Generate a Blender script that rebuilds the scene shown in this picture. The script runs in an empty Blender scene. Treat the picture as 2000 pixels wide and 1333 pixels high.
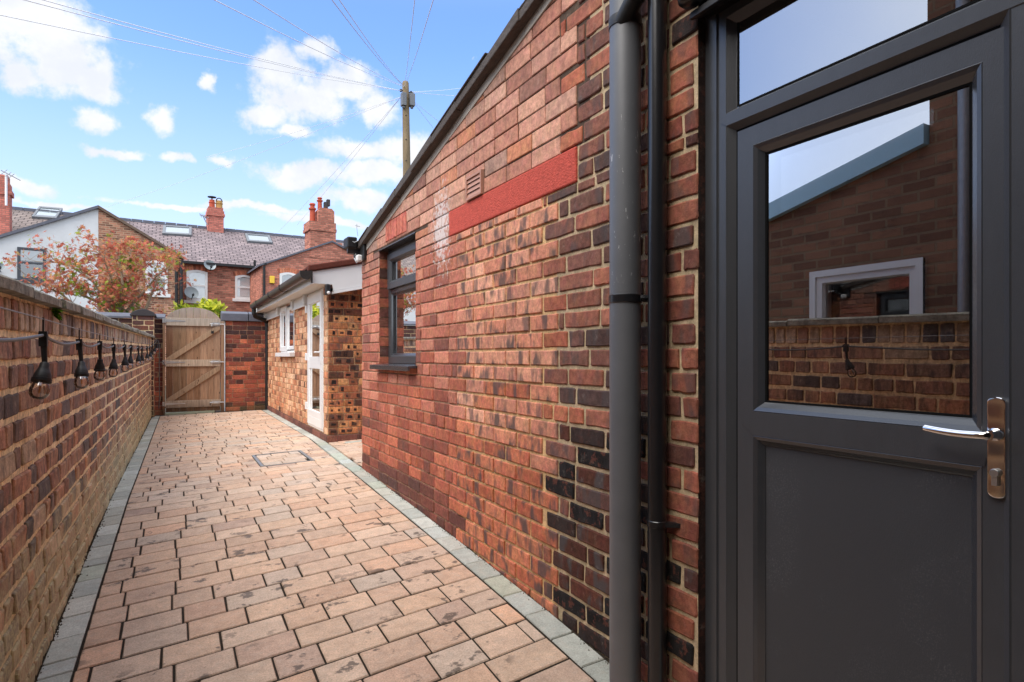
import bpy, bmesh, math, random
from mathutils import Vector, Matrix
import numpy as np

SC = bpy.context.scene
COL = SC.collection
PI = math.pi

# ------------------------------------------------------------------ camera
F, VX, VY, W_, H_ = 1200.0, 335.0, 697.0, 2000, 1333
YAW = math.atan((1000 - VX) / F)
CS, SN = math.cos(YAW), math.sin(YAW)
EYE = 1.10
cam = bpy.data.cameras.new('camera')
cam.sensor_width = 36
cam.lens = F / W_ * 36
cam.shift_y = (VY - H_ / 2) / W_
cam.clip_start, cam.clip_end = 0.05, 2000
co = bpy.data.objects.new('camera', cam)
COL.objects.link(co)
co.location = (0, 0, EYE)
co.rotation_euler = (PI / 2, 0, -YAW)
SC.camera = co

def ray(x, y):
    r = (x - 1000) / F
    return Vector((CS * r + SN, -SN * r + CS, -(y - VY) / F))
def hit(x, y, p0, n):
    """point of the photographed ray on a real vertical plane through p0 with plan normal n"""
    q = ray(x, y)
    t = (p0[0] * n[0] + p0[1] * n[1]) / (q.x * n[0] + q.y * n[1])
    return Vector((0, 0, EYE)) + q * t
def onX(x, y, X): return hit(x, y, (X, 0), (1, 0))
def onY(x, y, Y): return hit(x, y, (0, Y), (0, 1))

# ------------------------------------------------------------------ light
SUN_EL, SUN_AZ = 55.0, 248.0      # degrees; azimuth from +Y clockwise
EXPOSURE = 1.34
SUN_STRENGTH = 1.6
SKY_STRENGTH = 0.115
SC.view_settings.view_transform = 'Standard'
SC.view_settings.look = 'None'
SC.view_settings.exposure = EXPOSURE
SC.view_settings.gamma = 1
SC.view_settings.use_curve_mapping = False
SC.cycles.max_bounces = 8
SC.cycles.transparent_max_bounces = 12
SC.cycles.use_denoising = True

sun = bpy.data.lights.new('sun', 'SUN')
sun.energy = SUN_STRENGTH
sun.angle = math.radians(50)
sun.color = (1.0, 0.93, 0.84)
so = bpy.data.objects.new('sun', sun)
COL.objects.link(so)
_a, _e = math.radians(SUN_AZ), math.radians(SUN_EL)
sd = Vector((math.sin(_a) * math.cos(_e), math.cos(_a) * math.cos(_e), math.sin(_e)))
so.rotation_euler = sd.to_track_quat('Z', 'Y').to_euler()

class NT:
    """small node-tree helper"""
    def __init__(s, tree): s.t = tree; s.n = tree.nodes; s.l = tree.links
    def new(s, typ, **kw):
        nd = s.n.new(typ)
        for k, v in kw.items(): setattr(nd, k, v)
        return nd
    def put(s, sock, v):
        if v is None: return
        if isinstance(v, bpy.types.NodeSocket): s.l.new(v, sock)
        else: sock.default_value = v
    def math(s, op, a, b=None, c=None, clamp=False):
        nd = s.new('ShaderNodeMath', operation=op, use_clamp=clamp)
        s.put(nd.inputs[0], a); s.put(nd.inputs[1], b); s.put(nd.inputs[2], c)
        return nd.outputs[0]
    def vmath(s, op, a, b=None, out=0):
        nd = s.new('ShaderNodeVectorMath', operation=op)
        s.put(nd.inputs[0], a); s.put(nd.inputs[1], b)
        return nd.outputs[out]
    def mix(s, f, a, b, blend='MIX'):
        nd = s.new('ShaderNodeMix', data_type='RGBA', blend_type=blend)
        s.put(nd.inputs[0], f)
        s.put(nd.inputs[6], a if isinstance(a, bpy.types.NodeSocket) else rgba(a))
        s.put(nd.inputs[7], b if isinstance(b, bpy.types.NodeSocket) else rgba(b))
        return nd.outputs[2]
    def noise(s, vec, scale, detail=4, rough=0.55, out=0, dist=0):
        nd = s.new('ShaderNodeTexNoise')
        s.put(nd.inputs['Vector'], vec)
        nd.inputs['Scale'].default_value = scale
        nd.inputs['Detail'].default_value = detail
        nd.inputs['Roughness'].default_value = rough
        nd.inputs['Distortion'].default_value = dist
        return nd.outputs[out]
    def ss(s, v, a, b):
        nd = s.new('ShaderNodeMapRange', interpolation_type='SMOOTHSTEP')
        s.put(nd.inputs[0], v); s.put(nd.inputs[1], a); s.put(nd.inputs[2], b)
        nd.inputs[3].default_value = 0; nd.inputs[4].default_value = 1
        return nd.outputs[0]
    def scale(s, vec, v):
        return s.vmath('MULTIPLY', vec, v)
def rgba(c): return (c[0], c[1], c[2], 1.0) if len(c) == 3 else c
def S(r, g, b):
    """sRGB 0-255 to linear"""
    f = lambda c: c / 12.92 if c <= 0.04045 else ((c + 0.055) / 1.055) ** 2.4
    return (f(r / 255), f(g / 255), f(b / 255))

# sky: Nishita air, thin high veil and broken cumulus, all in world directions
world = bpy.data.worlds.new('World')
SC.world = world
world.use_nodes = True
wt = NT(world.node_tree)
wt.n.clear()
sky = wt.new('ShaderNodeTexSky', sky_type='NISHITA')
sky.sun_disc = False
sky.sun_elevation = _e
sky.sun_rotation = _a
sky.air_density = 1.0
sky.dust_density = 0.6
sky.ozone_density = 2.5
tc = wt.new('ShaderNodeTexCoord')
dirv = wt.vmath('NORMALIZE', tc.outputs['Generated'])
sep = wt.new('ShaderNodeSeparateXYZ'); wt.l.new(dirv, sep.inputs[0])
elev = sep.outputs[2]
nz1 = wt.noise(dirv, 9.0, 6, 0.6, out=1)
nz1 = wt.vmath('SUBTRACT', nz1, (0.5, 0.5, 0.5))
warp = wt.vmath('ADD', dirv, wt.scale(nz1, (0.085, 0.085, 0.06)))
CLOUDS = [(70, 60, 110, 60), (120, 120, 95, 55), (40, 20, 70, 40), (165, 165, 50, 30), (170, 228, 42, 22), (40, 140, 40, 30),
          (545, 150, 55, 60), (600, 205, 95, 38), (665, 175, 75, 40), (520, 225, 45, 22), (620, 105, 35, 22), (720, 210, 60, 28), (690, 150, 40, 25),
          (320, 228, 30, 24), (400, 150, 14, 20), (575, 258, 52, 15), (220, 295, 55, 9), (350, 315, 26, 10), (430, 318, 24, 10),
          (700, 300, 75, 22), (600, 345, 110, 20), (740, 345, 80, 22), (720, 390, 90, 16), (60, 362, 60, 14), (500, 408, 90, 8), (640, 430, 120, 9),
          (930, 122, 6, 4), (800, 300, 60, 40), (130, 400, 90, 8), (330, 400, 120, 7),
          (1250, -250, 260, 120), (300, -260, 260, 130), (-500, 100, 240, 120), (-900, 350, 300, 80), (1900, 100, 260, 90)]
blob = None
for (cx, cy, rx, ry) in CLOUDS:
    c = ray(cx, cy); dl = c.length; c = c / dl
    kx, kz = F * dl / rx, F * dl / ry
    dv = wt.vmath('SUBTRACT', warp, tuple(c))
    ln = wt.vmath('LENGTH', wt.scale(dv, (kx, kx, kz)), out=1)
    v = wt.math('SUBTRACT', 1.25, ln)
    blob = v if blob is None else wt.math('MAXIMUM', blob, v)
fine = wt.noise(dirv, 26.0, 8, 0.62)
fine = wt.math('SUBTRACT', fine, 0.5)
blob = wt.math('ADD', wt.math('MULTIPLY', fine, 2.2), blob)
cmask = wt.ss(blob, -0.05, 0.75)
cshade = wt.noise(dirv, 16.0, 5, 0.6)
ccol = wt.mix(wt.ss(cshade, 0.35, 0.7), (0.36, 0.37, 0.39), (0.43, 0.43, 0.43))
skyc = wt.mix(1.0, sky.outputs[0], (SKY_STRENGTH * .80, SKY_STRENGTH * .96, SKY_STRENGTH * 1.24), 'MULTIPLY')
veil = wt.ss(elev, 0.46, 0.0)
skyv = wt.mix(wt.math('MULTIPLY_ADD', veil, 0.80, 0.02), skyc, (0.345, 0.375, 0.42))
fin = wt.mix(wt.math('MULTIPLY', cmask, 0.95), skyv, ccol)
# unseen bright cloud cover added overhead and behind the viewpoint to lift ambient light
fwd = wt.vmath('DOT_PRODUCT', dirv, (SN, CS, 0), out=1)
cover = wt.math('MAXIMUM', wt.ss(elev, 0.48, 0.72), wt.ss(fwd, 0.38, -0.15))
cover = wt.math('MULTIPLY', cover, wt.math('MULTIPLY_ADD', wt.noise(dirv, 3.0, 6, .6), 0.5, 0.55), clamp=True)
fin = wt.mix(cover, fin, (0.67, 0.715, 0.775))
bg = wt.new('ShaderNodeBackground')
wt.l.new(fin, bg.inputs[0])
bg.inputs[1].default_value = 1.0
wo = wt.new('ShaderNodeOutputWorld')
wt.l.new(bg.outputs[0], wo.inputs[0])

# ------------------------------------------------------------------ mesh helpers
RNG = random.Random(7)
class FR:
    """a local frame: point = O + U*u + V*v + N*n"""
    def __init__(s, O, U, V, N): s.O, s.U, s.V, s.N = Vector(O), Vector(U), Vector(V), Vector(N)
    def __call__(s, u, v, n=0): return s.O + s.U * u + s.V * v + s.N * n
WORLDF = FR((0, 0, 0), (1, 0, 0), (0, 1, 0), (0, 0, 1))
def faceX(X): return FR((X, 0, 0), (0, 1, 0), (0, 0, 1), (-1, 0, 0))      # wall seen from -X: u=Y v=Z
def faceY(Y): return FR((0, Y, 0), (1, 0, 0), (0, 0, 1), (0, -1, 0))      # wall seen from -Y: u=X v=Z
G = (1, 1, 1, 0)

class MB:
    def __init__(s): s.v, s.f, s.c = [], [], []
    def add(s, verts, faces, col=G):
        b = len(s.v)
        s.v.extend(verts)
        for f in faces:
            s.f.append(tuple(i + b for i in f)); s.c.append(col)
    def poly(s, pts, col=G): s.add(list(pts), [tuple(range(len(pts)))], col)
    def box(s, fr, u0, u1, v0, v1, n0, n1, col=G):
        p = [fr(u, v, n) for n in (n0, n1) for v in (v0, v1) for u in (u0, u1)]
        s.add(p, [(0, 1, 3, 2), (4, 6, 7, 5), (0, 4, 5, 1), (2, 3, 7, 6), (0, 2, 6, 4), (1, 5, 7, 3)], col)
    def bx(s, x0, x1, y0, y1, z0, z1, col=G): s.box(WORLDF, x0, x1, y0, y1, z0, z1, col)
    def prism(s, fr, pts, n0, n1, col=G):
        k = len(pts)
        p = [fr(u, v, n0) for u, v in pts] + [fr(u, v, n1) for u, v in pts]
        s.add(p, [tuple(range(k)), tuple(range(2 * k - 1, k - 1, -1))] + [(i, (i + 1) % k, k + (i + 1) % k, k + i) for i in range(k)], col)
    def tube(s, pts, rad, seg=10, cap=True, col=G):
        pts = [Vector(p) for p in pts]
        if not hasattr(rad, '__len__'): rad = [rad] * len(pts)
        prev = None; base = len(s.v); rings = []
        for i, p in enumerate(pts):
            t = (pts[min(i + 1, len(pts) - 1)] - pts[max(i - 1, 0)]).normalized()
            a = prev if prev is not None else (Vector((0, 0, 1)) if abs(t.z) < 0.9 else Vector((1, 0, 0)))
            a = (a - t * a.dot(t)).normalized(); prev = a
            b = t.cross(a)
            rings.append([p + (a * math.cos(2 * PI * k / seg) + b * math.sin(2 * PI * k / seg)) * rad[i] for k in range(seg)])
        vs = [q for r in rings for q in r]
        fs = []
        for i in range(len(rings) - 1):
            for k in range(seg):
                k2 = (k + 1) % seg
                fs.append((i * seg + k, i * seg + k2, (i + 1) * seg + k2, (i + 1) * seg + k))
        if cap:
            fs.append(tuple(range(seg - 1, -1, -1)))
            fs.append(tuple((len(rings) - 1) * seg + k for k in range(seg)))
        s.add(vs, fs, col)
    def lathe(s, prof, o, ax=(0, 0, 1), seg=20, col=G):
        """prof = [(radius, height along axis)]"""
        ax = Vector(ax).normalized(); o = Vector(o)
        a = ax.orthogonal().normalized(); b = ax.cross(a)
        vs = [o + ax * h + (a * math.cos(2 * PI * k / seg) + b * math.sin(2 * PI * k / seg)) * max(r, 1e-5) for r, h in prof for k in range(seg)]
        fs = []
        for i in range(len(prof) - 1):
            for k in range(seg):
                k2 = (k + 1) % seg
                fs.append((i * seg + k, i * seg + k2, (i + 1) * seg + k2, (i + 1) * seg + k))
        fs.append(tuple(range(seg))); fs.append(tuple((len(prof) - 1) * seg + k for k in range(seg)))
        s.add(vs, fs, col)
    def ring(s, fr, u0, v0, u1, v1, prof, col=G):
        """mitred frame: prof = [(inset from the outer rectangle, height n)]"""
        vs = []
        for i, n in prof:
            vs += [fr(u0 + i, v0 + i, n), fr(u1 - i, v0 + i, n), fr(u1 - i, v1 - i, n), fr(u0 + i, v1 - i, n)]
        fs = []
        for j in range(len(prof) - 1):
            for k in range(4):
                k2 = (k + 1) % 4
                fs.append((j * 4 + k, j * 4 + k2, j * 4 + 4 + k2, j * 4 + 4 + k))
        s.add(vs, fs, col)
    def build(s, name, mat, parent=None, smooth=False, bev=0, seg=2):
        me = bpy.data.meshes.new(name)
        me.from_pydata([tuple(p) for p in s.v], [], s.f)
        bm = bmesh.new(); bm.from_mesh(me)
        bmesh.ops.recalc_face_normals(bm, faces=bm.faces)
        bm.to_mesh(me); bm.free()
        at = me.attributes.new('col', 'FLOAT_COLOR', 'FACE')
        at.data.foreach_set('color', np.array(s.c, dtype=np.float32).ravel())
        me.materials.append(mat)
        if smooth: me.shade_smooth(); me.set_sharp_from_angle(angle=math.radians(40))
        o = bpy.data.objects.new(name, me)
        COL.objects.link(o)
        if parent is not None:
            o.parent = parent
            if parent.type == 'EMPTY': o.matrix_parent_inverse = Matrix.Translation(-parent.location)
        if bev:
            m = o.modifiers.new('bevel', 'BEVEL'); m.width = bev; m.segments = seg; m.limit_method = 'ANGLE'; m.harden_normals = False
        return o

def tag(o, label=None, cat=None, group=None, kind=None):
    if label: o['label'] = label
    if cat: o['category'] = cat
    if group: o['group'] = group
    if kind: o['kind'] = kind
    return o
def thing(name, loc, label, cat, group=None):
    o = bpy.data.objects.new(name, None)
    o.empty_display_size = 0.1
    COL.objects.link(o); o.location = loc
    return tag(o, label, cat, group)

# polygons, clipping, bricks
def clip(poly, a, b, c):
    """keep a*u+b*v<=c"""
    out = []
    for i in range(len(poly)):
        p, q = poly[i], poly[(i + 1) % len(poly)]
        dp, dq = a * p[0] + b * p[1] - c, a * q[0] + b * q[1] - c
        if dp <= 0: out.append(p)
        if dp * dq < 0:
            t = dp / (dp - dq)
            out.append((p[0] + (q[0] - p[0]) * t, p[1] + (q[1] - p[1]) * t))
    return out
def minus(r, h):
    """rectangle r less rectangle h (u0,v0,u1,v1)"""
    if h[0] >= r[2] or h[2] <= r[0] or h[1] >= r[3] or h[3] <= r[1]: return [r]
    out = []
    if h[1] > r[1]: out.append((r[0], r[1], r[2], h[1]))
    if h[3] < r[3]: out.append((r[0], h[3], r[2], r[3]))
    b, t = max(r[1], h[1]), min(r[3], h[3])
    if h[0] > r[0]: out.append((r[0], b, h[0], t))
    if h[2] < r[2]: out.append((h[2], b, r[2], t))
    return out
def holed(rects, holes):
    for h in holes:
        rects = [q for r in rects for q in minus(r, h)]
    return rects
def area(p): return abs(sum(p[i][0] * p[(i + 1) % len(p)][1] - p[(i + 1) % len(p)][0] * p[i][1] for i in range(len(p)))) / 2

def brick(m, fr, poly, depth, ch, jit, rng, col, base=0.0, tilt=0.0012):
    k = len(poly)
    cx = sum(p[0] for p in poly) / k; cy = sum(p[1] for p in poly) / k
    p1 = [(p[0] + rng.uniform(-jit, jit), p[1] + rng.uniform(-jit, jit)) for p in poly]
    sg = lambda x: (x > 1e-4) - (x < -1e-4)
    p2 = [(p[0] - ch * sg(p[0] - cx), p[1] - ch * sg(p[1] - cy)) for p in p1]
    t0, t1, t2 = rng.uniform(-tilt, tilt), rng.uniform(-tilt, tilt), rng.uniform(-tilt, tilt) * 1.5
    hh = [depth + t2 + t0 * sg(p[0] - cx) + t1 * sg(p[1] - cy) for p in p1]
    vs = [fr(p[0], p[1], base) for p in p1] + [fr(p1[i][0], p1[i][1], max(hh[i] - ch * 0.8, base + 0.0005)) for i in range(k)] + [fr(p2[i][0], p2[i][1], hh[i]) for i in range(k)]
    fs = []
    for j in (0, 1):
        fs += [(j * k + i, j * k + (i + 1) % k, (j + 1) * k + (i + 1) % k, (j + 1) * k + i) for i in range(k)]
    fs.append(tuple(range(2 * k, 3 * k)))
    m.add(vs, fs, col)

def rough_rect(r, rng, cut):
    """rectangle with knocked corners and wavy long edges"""
    u0, v0, u1, v1 = r
    c = [rng.uniform(0.3, 1) * cut for _ in range(4)]
    w = lambda: rng.uniform(-1, 1) * cut * 0.22
    um, un = u0 + (u1 - u0) * rng.uniform(.28, .4), u0 + (u1 - u0) * rng.uniform(.6, .72)
    return [(u0 + c[0], v0), (um, v0 + w()), (un, v0 + w()), (u1 - c[1], v0), (u1, v0 + c[1]), (u1, v1 - c[2]), (u1 - c[2], v1), (un, v1 + w()), (um, v1 + w()), (u0 + c[3], v1), (u0, v1 - c[3]), (u0, v0 + c[0])]

def courses(u0, u1, v0, v1, ch, L, j, bond, rng, vj=None):
    """brick rectangles; u0/u1 numbers or functions of the row"""
    out = []
    n = int(math.ceil((v1 - v0) / ch - 1e-6))
    vj = j if vj is None else vj
    for i in range(n):
        a = u0(i) if callable(u0) else u0
        b = u1(i) if callable(u1) else u1
        va, vb = v0 + i * ch, min(v0 + (i + 1) * ch, v1)
        if vb - va < 0.025: continue
        hd = (bond == 'gw' and i % 4 == 1) or bond == 'head'
        if bond in ('mix', 'frag'): x = a - rng.choice((0, .25, .5, .75)) * L
        elif bond == 'tooth': x = a
        else: x = a - ((i % 2) * 0.5 * L if not hd else 0.25 * L) - (L if bond == 'str' else 0)
        while x < b - 0.012:
            if bond in ('mix', 'frag'): l = L * (0.5 if rng.random() < (0.36 if bond == 'mix' else .62) else 1.0) * (rng.uniform(.95, 1.03) if bond == 'mix' else rng.uniform(.8, 1.04))
            else: l = L * (0.5 if hd else 1.0) * rng.uniform(.985, 1.015)
            s, e = max(x, a), min(x + l, b)
            if e - s > 0.03: out.append((s + vj / 2, va + j / 2, e - vj / 2, vb - j / 2, i))
            x += l
    return out

def lay(m, fr, rects, pal, rng, depth=.006, ch=.004, jit=.0012, cut=0.0, holes=(), clips=(), tilt=.0012):
    for r in rects:
        pieces = holed([r[:4]], holes)
        col = pal(rng, (r[0] + r[2]) / 2, (r[1] + r[3]) / 2)
        for q in pieces:
            if q[2] - q[0] < .016 or q[3] - q[1] < .016: continue
            poly = rough_rect(q, rng, cut) if cut and q[2] - q[0] > .05 and q[3] - q[1] > .04 else [(q[0], q[1]), (q[2], q[1]), (q[2], q[3]), (q[0], q[3])]
            for (a, b, c) in clips: poly = clip(poly, a, b, c) if poly else poly
            if len(poly) < 3 or area(poly) < 6e-4: continue
            brick(m, fr, poly, depth, ch, jit, rng, col, tilt=tilt)

def mortar(m, fr, rects, col, holes=(), clips=(), n=0.0):
    for q in holed(list(rects), holes):
        poly = [(q[0], q[1]), (q[2], q[1]), (q[2], q[3]), (q[0], q[3])]
        for (a, b, c) in clips: poly = clip(poly, a, b, c) if poly else poly
        if len(poly) >= 3: m.poly([fr(u, v, n) for u, v in poly], (*col[:3], -1.0))

def pick(rng, cols, var=.12):
    """weighted sRGB palette entry with a little variation, linear; cols = [(weight, (r,g,b), smudge)]"""
    t = rng.random() * sum(c[0] for c in cols)
    for c in cols:
        t -= c[0]
        if t <= 0: break
    k = 1 + rng.uniform(-var, var); h = rng.uniform(-.04, .04)
    l = S(*c[1])
    return (min(l[0] * k * (1 + h), 1), min(l[1] * k, 1), min(l[2] * k * (1 - h), 1), c[2] if len(c) > 2 else 0.0)

# ------------------------------------------------------------------ materials
MATS = {}
def newmat(name):
    m = bpy.data.materials.new(name); m.use_nodes = True
    t = NT(m.node_tree); t.n.clear()
    out = t.new('ShaderNodeOutputMaterial')
    MATS[name] = m
    return m, t, out
def princ(t, out, base, rough=.6, metal=0, spec=.4, bump=None, bstr=.3, bdist=.004, coat=0):
    p = t.new('ShaderNodeBsdfPrincipled')
    t.put(p.inputs['Base Color'], base if isinstance(base, bpy.types.NodeSocket) else rgba(base))
    t.put(p.inputs['Roughness'], rough); t.put(p.inputs['Metallic'], metal)
    p.inputs['Specular IOR Level'].default_value = spec
    p.inputs['Coat Weight'].default_value = coat
    if bump is not None:
        b = t.new('ShaderNodeBump'); b.inputs['Strength'].default_value = bstr; b.inputs['Distance'].default_value = bdist
        t.put(b.inputs['Height'], bump); t.l.new(b.outputs[0], p.inputs['Normal'])
    t.l.new(p.outputs[0], out.inputs[0])
    return p
def pos(t):
    return t.new('ShaderNodeNewGeometry').outputs['Position']
def sepxyz(t, v):
    s = t.new('ShaderNodeSeparateXYZ'); t.l.new(v, s.inputs[0]); return s.outputs
def attr(t, name='col'):
    a = t.new('ShaderNodeAttribute'); a.attribute_name = name
    return a

def brick_mat(name, streak=(16, 16, 7), smud=(0.075, 0.066, 0.066), grain=.5, dirt=.22, moss=None, white=None, bdist=.004, bloom=.22, bloomc=(.55, .47, .40), streaky=False):
    """brick: colour per brick from the mesh, kiln smudges where alpha>0, mortar where alpha<0"""
    m, t, out = newmat(name)
    P = pos(t); a = attr(t); al = a.outputs['Alpha']
    ismort = t.math('LESS_THAN', al, -0.5)
    n1 = t.noise(P, 14, 5, .6); n2 = t.noise(P, 90, 4, .65); n3 = t.noise(P, 320, 2, .6)
    v = t.math('MULTIPLY_ADD', n1, .75, .62)
    v = t.math('MULTIPLY', v, t.math('MULTIPLY_ADD', n2, grain, 1 - grain / 2))
    v = t.math('MULTIPLY', v, t.math('MULTIPLY_ADD', n3, .6, .7))
    n6 = t.noise(P, 42, 5, .7)
    v = t.math('MULTIPLY', v, t.math('MULTIPLY_ADD', t.ss(n6, .3, .7), .5, .76))
    c = t.mix(1.0, a.outputs['Color'], t.new_rgb(v) if False else (1, 1, 1), 'MULTIPLY')
    vm = t.vmath('SCALE', a.outputs['Color']); vm.node.inputs[3].default_value = 1; t.l.new(v, vm.node.inputs[3])
    hs = t.new('ShaderNodeHueSaturation'); hs.inputs['Saturation'].default_value = .93
    t.l.new(vm, hs.inputs['Color']); t.l.new(t.math('MULTIPLY_ADD', t.noise(P, 18, 3, .6), .05, .480), hs.inputs['Hue'])
    c = hs.outputs[0]
    if streaky:
        st = t.noise(t.scale(P, (55, 55, 9)), 1, 4, .65)
        sv = t.new('ShaderNodeVectorMath', operation='SCALE'); t.l.new(c, sv.inputs[0]); t.l.new(t.math('MULTIPLY_ADD', st, 1.3, .38), sv.inputs[3]); c = sv.outputs[0]
    # kiln smudges, drawn down the face
    ns = t.noise(t.vmath('ADD', t.scale(P, streak), t.scale(a.outputs['Color'], (900, 700, 500))), 1.0, 2, .5, dist=.3)
    sm = t.math('MULTIPLY', t.ss(ns, .48, .66), t.math('MULTIPLY', t.math('MAXIMUM', al, 0.0), .72), clamp=True)
    c = t.mix(sm, c, smud)
    # soot and pits
    n4 = t.noise(P, 38, 6, .7)
    pit = t.math('MULTIPLY', t.ss(n4, .58, .78), dirt)
    c = t.mix(pit, c, (.03, .025, .022))
    # worn glaze: red body showing through the blackened faces
    rgb = t.new('ShaderNodeRGBToBW'); t.l.new(a.outputs['Color'], rgb.inputs[0])
    worn = t.math('MULTIPLY', t.ss(rgb.outputs[0], .030, .015), t.ss(t.noise(P, 26, 6, .7), .52, .60))
    c = t.mix(t.math('MULTIPLY', worn, .75), c, (.13, .045, .030))
    # pale bloom
    n5 = t.noise(P, 24, 6, .72)
    c = t.mix(t.math('MULTIPLY', t.ss(n5, .56, .78), bloom), c, bloomc)
    z = sepxyz(t, P)
    if moss:
        z0, z1, mc, amt = moss
        nm = t.noise(P, 7, 6, .7); nm2 = t.noise(t.scale(P, (60, 60, 60)), 1, 4, .7)
        k = t.math('ADD', t.ss(z[2], z1, z0), t.math('MULTIPLY_ADD', nm, 1.5, -.95))
        k = t.math('MULTIPLY', t.ss(k, .05, .65), t.math('MULTIPLY_ADD', t.ss(nm2, .35, .6), .7, .3))
        c = t.mix(t.math('MULTIPLY', k, amt), c, mc)
    if white:
        (wx, wy, wz, rr) = white
        d = t.vmath('LENGTH', t.scale(t.vmath('SUBTRACT', P, (wx, wy, wz)), (1, 1, .62)), out=1)
        nw = t.noise(t.scale(P, (1, 1, .8)), 34, 5, .75)
        k = t.math('ADD', t.math('SUBTRACT', 1.0, t.math('DIVIDE', d, rr)), t.math('MULTIPLY_ADD', nw, 3.2, -1.85))
        c = t.mix(t.math('MULTIPLY', t.ss(k, .05, .5), t.math('MULTIPLY_ADD', ismort, .25, .70)), c, (.72, .68, .66))
    h = t.math('ADD', t.math('MULTIPLY', n2, .6), t.math('ADD', t.math('MULTIPLY', n4, .7), t.math('MULTIPLY', n3, .35)))
    princ(t, out, c, .92, 0, .25, h, .55, bdist)
    return m
NT.new_rgb = lambda s, v: v

BRICK = brick_mat('house_brick', white=(1.392, 3.36, 1.85, .21))
BRICK_L = brick_mat('boundary_brick', streaky=True, bloom=.75, bloomc=(.60, .48, .32), streak=(26, 26, 9), grain=1.0, dirt=.4, moss=(.0, .95, (.50, .44, .26), .85), bdist=.008)
BRICK_E = brick_mat('extension_brick', streaky=True, streak=(22, 22, 8), grain=.8, dirt=.3)
BRICK_G = brick_mat('gate_wall_brick', streak=(30, 30, 5), grain=.7, dirt=.5, moss=(.1, .42, (.16, .15, .06), .5))

def plain(name, col, rough=.5, metal=0, spec=.4, nscale=None, namt=.2, bstr=.0, bscale=200, bdist=.002, coat=0, stretch=(1, 1, 1)):
    m, t, out = newmat(name)
    P = t.scale(pos(t), stretch)
    c = rgba(col); b = None
    if nscale:
        n = t.noise(P, nscale, 5, .6)
        vm = t.new('ShaderNodeVectorMath', operation='SCALE'); vm.inputs[0].default_value = col[:3]
        t.l.new(t.math('MULTIPLY_ADD', n, 2 * namt, 1 - namt), vm.inputs[3]); c = vm.outputs[0]
    if bstr: b = t.noise(P, bscale, 4, .6)
    princ(t, out, c, rough, metal, spec, b, bstr, bdist, coat)
    return m

ANTH = plain('anthracite_foil', (.052, .0545, .060), .34, 0, .6, 30, .16, .35, 420, .0012, stretch=(1, 1, .35))
ANTH2 = plain('anthracite_edge', (.038, .041, .047), .22, 0, .9, 30, .1, .15, 300, .001)
RUBBER = plain('black_gasket', (.005, .005, .005), .85, 0, .1)
UPVC = plain('white_upvc', (.80, .80, .79), .3, 0, .5, 6, .04)
UPVC_OLD = plain('painted_white_timber', (.72, .72, .70), .5, 0, .4, 8, .1, .2, 60)
SOFFIT = plain('cream_soffit', (.66, .62, .55), .55, 0, .4, 5, .08)
BLACKP = plain('black_plastic', (.012, .012, .014), .28, 0, .5, 20, .25, coat=.2)
BLACKM = plain('matt_black_plastic', (.014, .014, .015), .5, 0, .4, 60, .2, .2, 300)
BROWNG = plain('brown_black_gutter', (.030, .026, .024), .38, 0, .5, 10, .2)
CHROME = plain('polished_chrome', (.82, .80, .78), .06, 1.0, .5)
GALV = plain('galvanised_steel', (.62, .63, .62), .38, 1.0, .5, 25, .25, .1, 120)
DULLM = plain('dull_metal', (.35, .36, .37), .5, .7, .5, 25, .2)
WIREM = plain('overhead_wire_sheath', (.75, .76, .78), .6)
CABLE = plain('rubber_cable', (.10, .097, .094), .5, 0, .4, 60, .2)
STEEL = plain('steel_wire', (.25, .24, .23), .4, .8)
STONE = None
LINTEL = plain('red_painted_concrete', S(194, 84, 70), .85, 0, .3, 34, .38, .9, 110, .008)
TERRA = plain('terracotta_plastic', S(178, 132, 112), .55, 0, .4, 20, .08)
CLAYPOT = plain('clay_pot', S(176, 84, 62), .85, 0, .3, 12, .3, .3, 60)
BUFFPOT = plain('buff_pot', S(178, 140, 84), .85, 0, .3, 12, .3, .3, 60)
LEAD = plain('lead_flashing', (.30, .32, .34), .6, .2, .4, 10, .25)
SLATECOP = plain('slate_coping', S(92, 94, 104), .6, 0, .4, 9, .35, .4, 60, .006)
BLUEBRICK = plain('blue_brick_coping', S(56, 52, 54), .6, 0, .4, 12, .4, .4, 60, .005)
FILLET = plain('cement_fillet', S(176, 168, 158), .9, 0, .2, 16, .25, .6, 90, .006)
VERGEM = plain('dark_roof_tile', S(84, 77, 73), .85, 0, .3, 18, .4, .7, 70, .008)
VERGEB = plain('brown_roof_tile', S(96, 52, 42), .9, 0, .2, 60, .45, .7, 110, .006)
BLIND = plain('blind_slat', (.85, .84, .82), .5)
CURTAIN = plain('pale_roller_blind', (.62, .64, .65), .8, 0, .2, 20, .05)
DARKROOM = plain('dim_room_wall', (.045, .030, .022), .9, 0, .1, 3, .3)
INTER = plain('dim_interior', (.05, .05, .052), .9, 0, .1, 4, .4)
ALARM = plain('yellow_alarm_box', (.80, .52, .05), .45)
DISHM = plain('grey_dish', (.26, .30, .31), .45, 0, .5, 10, .1)
REND = plain('white_render', (.62, .63, .63), .85, 0, .2, 2.2, .16, .5, 40, .01)
PIPE_GREY = None

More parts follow.
